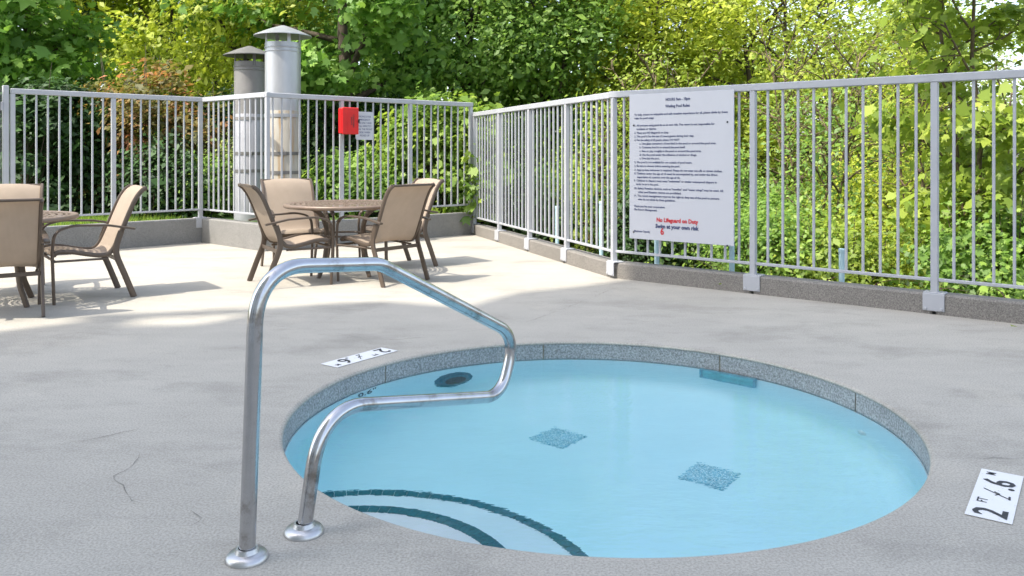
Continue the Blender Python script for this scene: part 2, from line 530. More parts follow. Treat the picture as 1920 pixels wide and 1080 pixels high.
def build_deck():
    outer = [(-16, -3.5), (-10.9, 4.66), (-4.19, 11.20), (-3.03, 10.17), (-0.59, 12.30), (0.957, 8.05), tuple(FC1[:2]), (6.5, 3.0), (6.5, -8), (-16, -8)]
    bm = bmesh.new()
    ov = [bm.verts.new((x, y, 0)) for x, y in outer]
    n = 144
    rh = PR + 0.018
    iv = [bm.verts.new((PC.x + rh*math.cos(2*math.pi*k/n), PC.y + rh*math.sin(2*math.pi*k/n), 0)) for k in range(n)]
    es = [bm.edges.new((ov[i], ov[(i+1) % len(ov)])) for i in range(len(ov))] + [bm.edges.new((iv[i], iv[(i+1) % n])) for i in range(n)]
    bmesh.ops.triangle_fill(bm, edges=es, use_beauty=True, normal=(0, 0, 1))
    bm.normal_update()
    for f in list(bm.faces):
        c = f.calc_center_median()
        if (Vector((c.x, c.y, 0)) - PC).length < rh * 0.9:
            pass
    kill = [f for f in bm.faces if (Vector((f.calc_center_median().x, f.calc_center_median().y, 0)) - PC).length < rh*0.98 and all((Vector((v.co.x, v.co.y, 0)) - PC).length < rh*1.01 for v in f.verts)]
    bmesh.ops.delete(bm, geom=kill, context='FACES')
    # rounded lip down to the coping face
    prev = iv
    for a in (30, 60, 90):
        r = PR + 0.018 - 0.018*math.sin(R(a)); z = -0.018*(1 - math.cos(R(a)))
        cur = [bm.verts.new((PC.x + r*math.cos(2*math.pi*k/n), PC.y + r*math.sin(2*math.pi*k/n), z)) for k in range(n)]
        for k in range(n):
            f = bm.faces.new((prev[k], prev[(k+1) % n], cur[(k+1) % n], cur[k])); f.smooth = True
        prev = cur
    cur = [bm.verts.new((PC.x + (PR+0.05)*math.cos(2*math.pi*k/n), PC.y + (PR+0.05)*math.sin(2*math.pi*k/n), -0.0185)) for k in range(n)]
    for k in range(n):
        bm.faces.new((prev[k], prev[(k+1) % n], cur[(k+1) % n], cur[k]))
    bmesh.ops.recalc_face_normals(bm, faces=bm.faces)
    me = bpy.data.meshes.new('pool_deck'); bm.to_mesh(me); bm.free()
    if me.polygons[0].normal.z < 0: me.flip_normals()
    me.materials.append(M['deck'])
    d = struct(link('pool_deck', me))
    # cracks: thin irregular dark gaps
    rng = random.Random(5)
    def crack(pts, w):
        pl = []
        for a, b in zip(pts[:-1], pts[1:]):
            a = Vector((*a, 0)); b = Vector((*b, 0)); L = (b-a).length; k = max(2, int(L/0.035))
            for i in range(k):
                t = i/k
                nn = Vector((-(b-a).y, (b-a).x, 0)).normalized()
                pl.append(a.lerp(b, t) + nn*rng.gauss(0, 0.006))
        pl.append(Vector((*pts[-1], 0)))
        mb = MB(); m = len(pl)
        for i, p in enumerate(pl):
            t = (pl[min(m-1, i+1)] - pl[max(0, i-1)]).normalized(); nn = Vector((-t.y, t.x, 0))
            ww = w * max(0.06, 0.75 + 0.8*math.sin(i*.37 + m) + rng.gauss(0, .5)) * (0.2 if i in (0, m-1) else 1) * 0.5
            mb.v += [p + nn*ww + Vector((0, 0, .003)), p - nn*ww + Vector((0, 0, .003))]
        for i in range(m-1):
            mb.f.append([2*i, 2*i+1, 2*i+3, 2*i+2])
        mb.obj('crack', M['crack'], d)
    for pts, w in CRACKS: crack(pts, w*.42)
CRACKS = [
 ([(-2.06, 3.30), (-1.90, 3.44), (-1.78, 3.52), (-1.64, 3.66)], 0.005),
 ([(-1.64, 3.66), (-1.52, 3.78), (-1.46, 3.9)], 0.003),
 ([(-1.52, 3.38), (-1.47, 3.22), (-1.50, 3.12), (-1.40, 3.0), (-1.33, 2.90), (-1.20, 2.84), (-1.10, 2.82), (-1.03, 2.76), (-1.05, 2.7)], 0.004),
 ([(-0.86, 5.36), (-0.55, 5.46), (-0.25, 5.66), (0.05, 5.86), (0.35, 6.35), (0.75, 7.1), (0.93, 7.5)], 0.006),
 ([(-1.75, 5.85), (-1.5, 5.75), (-1.2, 5.6), (-0.98, 5.42)], 0.004),
 ([(1.80, 3.30), (2.0, 3.30), (2.3, 3.28)], 0.004),
 ([(-0.98, 5.42), (-0.86, 5.2)], 0.003),
]
build_deck()

def build_lawn_and_bank():
    pts = [(-40, 4), (-10.9, 4.9), (-4.19, 11.33), (-3.03, 10.30), (-0.62, 12.42), (-0.45, 16), (-0.2, 60), (-60, 60)]
    bm = bmesh.new(); bm.faces.new([bm.verts.new((x, y, 0.24)) for x, y in pts])
    me = bpy.data.meshes.new('lawn'); bm.to_mesh(me); bm.free(); me.materials.append(M['lawn'])
    struct(link('lawn', me))
    # bank falling away behind the right-hand fence
    A = [Vector((-0.5, 12.5, 0)), Vector((1.02, 8.22, 0)), FC1 + Vector((0.09, .1, 0)), FC1 + FCd*8]
    O = [Vector((-0.1, 0.99, 0)), Vector((.72, .70, 0)), Vector((.63, .77, 0)), Vector((.63, .77, 0))]
    rng = random.Random(2)
    line = []
    for i in range(3):
        for k in range(10):
            t = k/10; line.append((A[i].lerp(A[i+1], t), O[i].lerp(O[i+1], t)))
    vs_, fs = [], []
    D = [(0, -.08), (.5, -.12), (1.2, -.25), (2.5, -.6), (4.5, -1.0), (8, -1.5), (14, -2.3), (30, -3.4)]
    for p, o in line:
        for dd, z in D:
            q = p + o*dd
            vs_.append((q.x, q.y, z + rng.uniform(-.05, .05)*(dd > 0)))
    n = len(D)
    for i in range(len(line)-1):
        for k in range(n-1):
            a = i*n+k; fs.append([a, a+1, a+1+n, a+n])
    me = bpy.data.meshes.new('bank'); me.from_pydata(vs_, [], fs); me.materials.append(M['soil'])
    struct(link('bank', me))
build_lawn_and_bank()

# ------------------------------------------------------------------ the hotel building behind the camera (casts the shade)
def px(x, y, z=0.0):
    v = y - 285.0
    Y = 1556.0 * (EYE - z) / v
    return Vector(((x - 960) * Y / 1556.0, Y, z))
ROOF_H = 18.0
def build_hotel():
    sh = Vector((SUN_H.x, SUN_H.y, 0)) * (-ROOF_H / math.tan(SUN_EL))      # where a roof point's shadow lands
    edge = [Vector((-12, 2.05, 0)), Vector((-5.2, 4.85, 0)), Vector((-3.5, 5.62, 0)), Vector((-2.75, 6.22, 0)), Vector((-2.70, 5.84, 0)), Vector((-2.15, 5.86, 0)), Vector((-1.9, 6.15, 0)),
            Vector((-1.62, 6.62, 0)), Vector((-1.05, 6.78, 0)), Vector((-0.6, 6.62, 0)), Vector((-0.28, 6.50, 0)), Vector((0.2, 7.28, 0)), Vector((0.93, 7.74, 0)), Vector((2.25, 8.90, 0)), Vector((5.0, 6.70, 0)), Vector((9.8, 2.7, 0)), Vector((16, -10, 0)), Vector((-2, -18, 0)), Vector((-14, -8, 0))]
    top = [p - sh for p in edge]  # unseen roof outline, shaped backwards from the shadow edge wanted on the deck
    b = thing('hotel_building', 'tall pale stucco building whose roof edge is shaped to shade the near deck', 'building')
    mb = MB(); n = len(top)
    for p in top: mb.v.append(Vector((p.x, p.y, ROOF_H)))
    for p in top: mb.v.append(Vector((p.x, p.y, ROOF_H - .35)))
    mb.f.append(list(range(n))); mb.f.append(list(range(n, 2*n))[::-1])
    for i in range(n): mb.f.append([i, (i+1) % n, n + (i+1) % n, n + i])
    mb.obj('roof', M['stucco'], b)
    # unseen bar added by the roof notch only to cast a thin shade strip
    a, c = Vector((-3.15, 6.10, 0)) - sh, Vector((-1.75, 6.42, 0)) - sh
    MB().tube([(a.x, a.y, ROOF_H + .02), (c.x, c.y, ROOF_H + .02)], .10, 8).obj('shade_bar', M['stucco'], b, True)
    # wall block, set in under the eaves
    K = Vector((2.25, 8.60, 0)) - sh
    w = [Vector((-12, 2.05, 0)) - sh, K, Vector((9.6, 2.5, 0)) - sh, Vector((16, -10, 0)) - sh, Vector((-2, -18, 0)) - sh, Vector((-14, -8, 0)) - sh]
    cen = sum(w, Vector()) / len(w)
    w = [p + (cen - p).normalized() * 1.3 for p in w]
    mb = MB(); n = len(w)
    for p in w: mb.v.append(Vector((p.x, p.y, -.3)))
    for p in w: mb.v.append(Vector((p.x, p.y, ROOF_H - .352)))
    for i in range(n): mb.f.append([i, (i+1) % n, n + (i+1) % n, n + i])
    mb.obj('wall', M['stucco'], b)
    for i in (0, 1):
        p, q = w[i], w[(i+1) % n]
        u = (q-p).normalized(); L = (q-p).length; nn = Vector((-u.y, u.x, 0))
        if (p + nn - cen).length < (p - nn - cen).length: nn = -nn
        gm = MB().box((0, 0, 0), (1.5, 0.06, 1.5), None, .01).mesh('window', M['winglass'])
        k = int(L / 3.2)
        for s in range(6):
            for j in range(k):
                c = p + u * (L * (j + .5) / k) + nn * 0.02
                link('window', gm, b, (c.x, c.y, 1.7 + s*2.9), (0, 0, math.atan2(u.y, u.x)))
build_hotel()

# ------------------------------------------------------------------ the wading pool
WZ = -0.11
def on_wall(deg, z, inset=0.0):
    a = R(deg)
    return Vector((PC.x + (PR - inset)*math.cos(a), PC.y + (PR - inset)*math.sin(a), z))
def wall_axes(deg):
    a = R(deg)
    n = Vector((-math.cos(a), -math.sin(a), 0))          # into the pool
    u = Vector((0, 0, 1)).cross(n)                       # to the right as seen from the pool
    return u, n
def build_pool():
    p = thing('wading_pool', 'round wading pool with white plaster shell and curved entry steps', 'pool', (0, 0, 0))
    prof = [(PR+.06, -.142), (PR-.002, -.142), (PR-.002, -.50), (PR-.012, -.545), (PR-.04, -.58), (PR-.085, -.598), (PR-.12, -.60), (0.002, -.602)]
    MB().lathe(prof, 128, PC).obj('shell', M['plaster'], p, True, 50)
    js = [142, 97.5, 52, 14, -23.6, -70, -115, -162, 142-360]
    for a, b in zip(js[:-1], js[1:]):
        g = 0.19
        MB().arcband(PC, PR+.002, PR+.07, -.140, -.0195, R(b+g), R(a-g), 20).obj('coping_stone', M['coping'], p)
    for a in js[:-1]:
        MB().arcband(PC, PR+.006, PR+.06, -.139, -.0205, R(a-.26), R(a+.26), 1).obj('coping_joint', M['joint'], p)
    SC = (-0.57, 2.60)
    for r, z, in ((0.608, -.205), (0.918, -.375)):
        MB().lathe([(0.002, z), (r-.012, z), (r-.004, z-.004), (r, z-.014), (r, -.63)], 96, (SC[0], SC[1], 0)).obj('step', M['plaster'], p, True, 40)
    rng = random.Random(4)
    for r, z, wd, n in ((0.608, -.2015, .055, 90), (0.918, -.3715, .046, 110)):
        mb = MB()
        for k in range(n):
            a0 = 2*math.pi*k/n; a1 = 2*math.pi*(k+.96)/n
            mb.arcband(SC, r - wd, r + .0015, z - .01, z + rng.uniform(0, .0012), a0, a1, 1)
        t = mb.obj('step_edge_tile', M['teal'], p)
        t['kind'] = 'stuff'
    # pool light on the far wall
    u, n = wall_axes(122)
    c = on_wall(122, -.37)
    mt = Matrix((u, Vector((0, 0, 1)), n)).transposed().to_4x4(); mt.translation = c
    l = MB().lathe([(0.002, .035), (.07, .034), (.095, .026), (.10, .012), (.132, .011), (.138, 0.0), (.138, -.02)], 36).obj('underwater_light', M['teal'], p, True, 35)
    l.matrix_world = mt
    q = MB().lathe([(0.002, .046), (.05, .043), (.072, .035)], 30).obj('lens', M['dark'], l, True)
    # skimmer mouth
    u, n = wall_axes(49.5)
    c = on_wall(49.5, -.21)
    ax = (u, n, Vector((0, 0, 1)))
    s = MB()
    for du, dz, su, sz in ((0, .085, .36, .014), (0, -.085, .36, .014), (-.173, 0, .014, .156), (.173, 0, .014, .156)):
        s.box(c + u*du + Vector((0, 0, dz)) + n*.022, (su, .03, sz), ax, .002)
    sk = s.obj('skimmer_frame', M['grate'], p)
    MB().box(c + n*.018, (.334, .012, .158), ax).obj('skimmer_flap', M['skim'], sk)
    # inlet fitting on the right wall
    u, n = wall_axes(11.4); c = on_wall(11.4, -.40)
    f = MB().lathe([(.002, .02), (.028, .018), (.032, 0)], 18).obj('inlet_fitting', M['whitepaint'], p, True)
    mt = Matrix((u, Vector((0, 0, 1)), n)).transposed().to_4x4(); mt.translation = c; f.matrix_world = mt
    # depth figures set in the wall
    u, n = wall_axes(148.5); c = on_wall(148.5, -.185, .006)
    tl = MB().box(on_wall(148.5, -.185, .002), (.30, .012, .10), (u, n, Vector((0, 0, 1)))).obj('depth_tile', M['plaster'], p)
    me = text_mesh('depth_figure', '0.6"', .10, M['black'], 'CENTER', .001)
    o = link('depth_figure', me, p)
    mt = Matrix((u, Vector((0, 0, 1)), n)).transposed().to_4x4(); mt.translation = on_wall(148.5, -.215, .012); o.matrix_world = mt
    # water
    wb = MB()
    n = 96; r = PR + .03
    for z in (WZ, -.70):
        for k in range(n):
            a = 2*math.pi*k/n; wb.v.append(Vector((PC.x + r*math.cos(a), PC.y + r*math.sin(a), z)))
    wb.f.append(list(range(n))); wb.f.append(list(range(n, 2*n))[::-1])
    for k in range(n): wb.f.append([k, (k+1) % n, n + (k+1) % n, n + k])
    w = wb.obj('water', M['water']); struct(w)
    # floor drains
    for (x, y, rot, lab) in ((.243, 4.353, 50, 'blue-grey square drain cover on the pool floor, farther one near the light'), (.925, 3.874, 53, 'blue-grey square drain cover on the pool floor, nearer one on the right')):
        d = thing('floor_drain', lab, 'drain', (x, y, -.6), R(rot), 'square drains on the pool floor')
        MB().box((0, 0, .004), (.215, .215, .008), None, .002).obj('frame', M['grate'], d)
        rg = random.Random(int(x*100)); mb = MB()
        for i in range(12):
            for j in range(12):
                mb.box(((i-5.5)*.0172, (j-5.5)*.0172, .009), (.0098, .0098, .007))
        g = mb.obj('grating', M['plaster'], d); g['kind'] = 'stuff'
build_pool()

# ------------------------------------------------------------------ kerb walls and fences
ZV = Vector((0, 0, 1))
def frame_of(A, B):
    u = (B - A).normalized(); n = Vector((u.y, -u.x, 0))
    if n.dot(-A) < 0: n = -n
    return u, n
def kerb(name, label, A, B, h, th, mat, cuts=None, ext0=0.0, ext1=0.0):
    u, n = frame_of(A, B); L = (B - A).length
    t = thing(name, label, 'wall', (0, 0, 0))
    cuts = cuts or []
    marks = [-ext0] + cuts + [L + ext1]
    for i in range(len(marks) - 1):
        a = marks[i] + (.012 if i > 0 else 0); b = marks[i+1] - (.012 if i < len(marks)-2 else 0)
        c = A + u*((a+b)/2) - n*(th/2) + ZV*(h/2 - .25)
        MB().box(c, (b - a, th, h + .5), (u, n, ZV), .012).obj('kerb_block', mat, t)
    return t
def fence(name, label, A, B, bays, bars, zt, zb, base, plate=True, first=True, last=True, dz=0.0, e0=.028, e1=.028, hole=None):
    u, n = frame_of(A, B); L = (B - A).length
    rz = math.atan2(u.y, u.x)
    t = thing(name, label, 'fence', (A.x, A.y, 0), rz)
    nl = -0.035                      # post centre behind the kerb face, local y sign
    sgn = 1 if Vector((-math.sin(rz), math.cos(rz), 0)).dot(n) > 0 else -1
    y = sgn * nl
    MB().box(((L + e1 - e0)/2, y, zt - .031 + dz), (L + e0 + e1, .056, .062), None, .006).obj('top_rail', M['fence'], t)
    MB().box((L/2, y, zb + dz), (L, .028, .024), None, .003).obj('bottom_rail', M['fence'], t)
    ph = zt - .062 - base
    pm = MB().box((0, 0, 0), (.05, .05, ph), None, .004).mesh('post', M['fence'])
    bm_ = MB().box((0, 0, 0), (.019, .019, zt - .062 - zb), None, .002).mesh('bar', M['fence'])
    plm = MB()
    plm.box((0, sgn*.0055, -.060), (.15, .011, .13), None, .003)
    plm.box((0, sgn*-.052, .008), (.15, .104, .012), None, .003)
    for sx in (-.055, .055):
        plm.box((sx, sgn*.014, -.108), (.020, .010, .020), None, .003)
    plm = plm.mesh('base_plate', M['fence'])
    for i in range(bays + 1):
        x = L*i/bays
        if (i == 0 and not first) or (i == bays and not last): pass
        else:
            link('post', pm, t, (x, y, base + ph/2))
            if plate: link('base_plate', plm, t, (x, 0, base))
        if i < bays:
            nb = bars[i] if isinstance(bars, (list, tuple)) else bars
            for k in range(1, nb + 1):
                xx = x + L/bays*k/(nb + 1)
                link('bar', bm_, t, (xx, y, (zt - .062 + zb)/2))
    return t
uL, nL = frame_of(FL0, FL1)
L0 = FL0.lerp(FL1, .0235)
HL, HR = .325, .15
kerb('kerb_wall', 'tall grey concrete kerb under the left-hand fence run', FL0 - uL*4.2, FL1, HL, .16, M['wallcurb'], [], 0, .16)
kerb('kerb_wall', 'short tall concrete kerb jutting out beside the metal flues', FL1, FM1, HL+.002, .16, M['wallcurb'], [], 0, 0)
kerb('kerb_wall', 'tall grey concrete kerb behind the far table and chairs', FM1, FR1, HL-.001, .16, M['wallcurb'], [], 0, 0.1)
LB = (FB1 - FR1).length; LC = (FC1 - FB1).length
kerb('kerb_wall', 'low concrete kerb in sunlight under the angled far fence', FR1, FB1, HR, .17, M['curb'], [LB/4, LB/2, LB*3/4], 0, 0)
kerb('kerb_wall', 'low dark aggregate kerb in shade under the fence with the rules sign', FB1, FC1, HR+.002, .17, M['curb'], [1.43, 2.86, 4.29], 0, .3)
fence('fence_run', 'white bar fence at left between gate post and inner corner', L0, FL1, 2, [8, 9], 1.96, .445, HL, True, True, True, 0, .02, .02)
fence('fence_run', 'short white bar fence jutting toward the deck beside the flues', FL1, FM1, 1, 11, 1.957, .443, HL, False, False, True, 0, .0, .028)
fence('fence_run', 'white bar fence behind far table, holding the red box', FM1, FR1, 3, 8, 1.953, .441, HL, False, False, True, 0, .0, .03)
fence('fence_run', 'sunlit white bar fence angling back from the sign to the far corner', FR1, FB1, 4, 8, 1.805, .255, HR, True, True, True, 0, .03, .0)
fence('fence_run', 'shaded white bar fence at right that carries the rules sign', FB1, FB1 + FCd*5.72, 4, 10, 1.808, .257, HR, True, False, True, 0, .03, .3)
# gate left of the first run
def build_gate():
    u = uL; rz = math.atan2(u.y, u.x)
    g = thing('pool_gate', 'white barred gate leaf and hinge post at the far left edge', 'gate', tuple(L0), rz)
    sg = 1 if Vector((-math.sin(rz), math.cos(rz), 0)).dot(nL) > 0 else -1
    y = -.035*sg
    MB().box((-.072, y, (HL + 1.99)/2), (.06, .06, 1.99 - HL), None, .005).obj('hinge_post', M['fence'], g)
    for z in (1.75, .65):
        MB().tube([(-.115, y + .03*sg, z-.05), (-.115, y + .03*sg, z+.05)], .014, 10).obj('hinge', M['fence'], g, True, 40)
    MB().box((-.155, y, 1.18), (.05, .045, 1.56), None, .004).obj('stile', M['fence'], g)
    MB().box((-1.155, y, 1.18), (.05, .045, 1.56), None, .004).obj('stile', M['fence'], g)
    MB().box((-.655, y, 1.93), (.95, .045, .05), None, .004).obj('gate_rail', M['fence'], g)
    MB().box((-.655, y, .43), (.95, .045, .05), None, .004).obj('gate_rail', M['fence'], g)
    bmz = MB().box((0, 0, 0), (.019, .019, 1.45), None, .002).mesh('bar', M['fence'])
    for k in range(1, 8): link('bar', bmz, g, (-.155 - k*.125, y, 1.18))
build_gate()

# ------------------------------------------------------------------ metal flues behind the fence
def flue(loc, r, top, capr, label, mat, capmat):
    f = thing('flue_pipe', label, 'flue', loc)
    h = top
    MB().lathe([(r, -.3), (r, h), (r*.93, h), (r*.93, h - .25)], 40).obj('pipe', mat, f, True, 40)
    if mat is M['galv']:
        MB().lathe([(r+.0025, -.3), (r+.0025, 1.76), (r, 1.765)], 40).obj('lower_section', M['cream'], f, True, 40)
    else:
        MB().lathe([(r+.0025, -.3), (r+.0025, 1.76), (r, 1.765)], 40).obj('lower_section', M['galvdull'], f, True, 40)
    for z in (h - .07, h - .12):
        MB().lathe([(r, z-.008), (r+.008, z-.006), (r+.008, z+.006), (r, z+.008)], 40).obj('bead', mat, f, True)
    for z in (1.70, 1.20, .95):
        MB().lathe([(r+.001, z-.022), (r+.010, z-.022), (r+.010, z+.022), (r+.001, z+.022)], 40).obj('band', M['flue_dark'] if z < 1.3 else mat, f, True, 40)
    for z in (1.20,):
        MB().box((r*.4, -r*.98, z), (.05, .05, .05), None, .006).obj('band_clamp', M['flue_dark'], f)
    cz = h + .085
    MB().lathe([(0.002, cz + .15), (.03, cz + .148), (capr*.55, cz + .085), (capr, cz + .012), (capr, cz), (capr*.97, cz+.004), (.01, cz + .135)], 40).obj('cap', capmat, f, True, 40)
    for k in range(4):
        a = R(35 + 90*k)
        MB().box((r*.97*math.cos(a), r*.97*math.sin(a), h + .05), (.045, .012, .22), (Vector((-math.sin(a), math.cos(a), 0)), Vector((math.cos(a), math.sin(a), 0)), ZV)).obj('cap_bracket', capmat, f)
    return f
flue((-3.05, 11.05, 0), .232, 2.67, .375, 'taller bright galvanised flue with clean conical rain cap', M['galv'], M['galv'])
flue((-3.80, 12.02, 0), .215, 2.52, .365, 'shorter dull grey flue with darkened conical cap behind the bright one', M['flue_beige'], M['flue_dark'])

# ------------------------------------------------------------------ handrail
def build_rail():
    b = Vector((-.795, 2.49, 0)); d = Vector((.603, .798, 0))
    h = thing('pool_handrail', 'polished stainless steel handrail looping over the pool steps', 'handrail', (b.x, b.y, 0))
    def S(s, z): return d*s + ZV*z
    pts = [S(0, .006), S(.030, .875), S(.17, .872), S(.545, .832), S(1.355, .405), S(1.235, .175), S(.300, .385), S(.215, .19), S(.212, .006)]
    pts = [S(0, .006), S(.035, .872), S(.545, .826), S(1.345, .435), S(1.245, .195), S(.285, .385), S(.213, .006)]
    path = fillet(pts, [.17, .20, .16, .13, .20], 14)
    MB().tube(path, .0242, 28).obj('rail_tube', M['steel'], h, True, 50)
    em = MB().lathe([(.0255, .034), (.031, .034), (.036, .022), (.052, .020), (.061, .012), (.064, .004), (.064, -.001)], 40).mesh('escutcheon', M['brushed'], True, 60)
    link('escutcheon', em, h, (0, 0, 0)); link('escutcheon', em, h, tuple(d*.213))
build_rail()

# ------------------------------------------------------------------ stencilled depth markings on the deck
def depth_mark(TL, along, label):
    """TL: corner; along: unit direction of reading; text tops point to the pool"""
    along = along.normalized()
    c = TL
    up = Vector((-along.y, along.x, 0))
    if up.dot(PC - c) < 0: up = -up
    rd = along if along.cross(up).z > 0 else -along
    t = thing('depth_marking', label, 'marking', tuple(c + ZV*.004))
    t.matrix_world = Matrix.Translation(c + ZV*.004) @ Matrix((rd, up, ZV)).transposed().to_4x4()
    MB().box((0, 0, -.001), (.49, .138, .0016)).obj('painted_panel', M['worn'], t)
    for body, x, y, s, sx, bold in (('2', -.185, -.05, .145, 1.05, .002), ('FT', -.085, .018, .045, .9, .0005), ('.6', .105, -.05, .145, .95, .002), ('M', .205, .018, .045, .9, .0005)):
        o = link('stencil_figure', text_mesh('stencil_figure', body, s, M['black'], 'CENTER', bold, sx), t, (x, y, .0012))
    mb = MB()
    mb.tube([(-.03, -.045, 0), (.035, .04, 0)], .0028, 6); mb.tube([(-.015, .0, 0), (.005, -.012, 0), (.02, .005, 0)], .0028, 6); mb.tube([(-.035, -.045, 0), (-.005, -.043, 0)], .0035, 6)
    o = mb.obj('no_diving_mark', M['black'], t); o.location.z = .001; o.scale.z = .3
depth_mark(Vector((-.90, 4.925, 0)), Vector((.29, .40, 0)), 'white painted 2 FT depth marking on the deck beyond the handrail')
depth_mark(Vector((1.720, 2.951, 0)), Vector((.284, .40, 0)), 'white painted 2 FT depth marking on the deck at the lower right')

# ------------------------------------------------------------------ rules sign
def build_sign():
    A = Vector((1.129, 7.909, 0)); u = FCd; n = Vector((-u.y*-1, -u.x, 0))
    n = Vector((u.y, -u.x, 0)); 
    if n.dot(-A) < 0: n = -n
    W, H = 1.054, 1.364
    org = A + n*.022 + ZV*1.764                 # top left corner of the face
    s = thing('rules_sign', 'large white wading pool rules board fixed to the shaded fence', 'sign')
    s.matrix_world = Matrix.Translation(org) @ Matrix((u, ZV, n)).transposed().to_4x4()
    MB().box((W/2, -H/2, -.008), (W, H, .012), None, .002).obj('board', M['signface'], s)
    def X(c): return (c - 75)/660*W
    def Yb(c): return -(c - 47)/938*H
    lines = [
     (110, 700, 185, 'To help ensure an enjoyable and safe vacation experience for all, please abide by these'), (110, 240, 208, 'rules for pool usage'),
     (110, 620, 255, '1. All persons using pool do so at own risk. The resort is not responsible for'), (125, 258, 278, 'accidents or injuries.'),
     (110, 338, 303, '2. There are NO lifeguards on duty.'), (110, 497, 326, '3. The pool is for the use of resort guests during their stay.'), (110, 408, 350, '4. For the safety of all guests, please DO NOT'),
     (145, 632, 373, 'a. Use glass containers of any kind in the pool or around the pool area.'), (145, 443, 397, 'b. Consume food in or around the pool itself.'), (145, 543, 421, 'c. Run or play roughly in the pool or around the pool area.'),
     (145, 515, 445, 'd. Use the pool under the influence of alcohol or drugs.'), (145, 278, 468, 'e. Dive into the pool.'),
     (110, 485, 493, '5. The pool is not available for use outside of pool hours.'), (110, 408, 517, '6. Be sure to shower before entering the pool.'), (110, 668, 543, '7. Appropriate swimwear is required. Please do not wear cut-offs or street clothes.'),
     (110, 640, 566, '8. Children under the age of 14 must be accompanied by, and under the direct'), (128, 410, 589, 'supervision of, a person over the age of 18.'),
     (107, 635, 612, '9. Children in diapers must wear "swimmies" or similar waterproof diapers in'), (122, 272, 635, 'order to be in the pool.'),
     (107, 670, 662, '10. Safety flotation devices, such as "noodles" and "water wings" may be used. All'), (135, 418, 686, 'other pool flotation devices are prohibited.'),
     (107, 648, 710, '11. The resort management reserves the right to deny use of the pool to persons'), (135, 382, 733, 'who do not abide by these guidelines.'),
     (107, 315, 778, 'Thank you for your cooperation.'), (107, 262, 800, 'The Resort Management'), (108, 215, 940, 'Maximum Capacity')]
    def put(name, body, x0, x1, yb, size, mat, bold):
        me = text_mesh(name, body, size, mat, 'LEFT', bold)
        w = max(v.co.x for v in me.vertices) - min(v.co.x for v in me.vertices)
        me.transform(Matrix.Diagonal(((X(x1) - X(x0))/w, 1, 1, 1)))
        return link(name, me, s, (X(x0), Yb(yb), .0006))
    for x0, x1, yb, body in lines:
        put('rule_line', body, x0, x1, yb, .0255, M['navy'], .0007)
    put('heading', 'HOURS 9am - 10pm', 318, 472, 97, .036, M['navy'], .001)
    put('heading', 'Wading Pool Rules', 316, 472, 139, .036, M['navy'], .001)
    put('warning_line', 'No Lifeguard on Duty', 258, 523, 865, .052, M['redink'], .0022)
    put('warning_line', 'Swim at your own risk', 252, 528, 905, .050, M['navy'], .0022)
    put('capacity_figure', '6', 283, 307, 946, .085, M['redink'], .0025)
    bt = MB().lathe([(.0, .006), (.006, .005), (.009, 0)], 12).mesh('bolt', M['dark'], True)
    for cx, cy_ in ((697, 240), (105, 248), (105, 942), (697, 985)):
        link('bolt', bt, s, (X(cx), Yb(cy_), -.001))
build_sign()

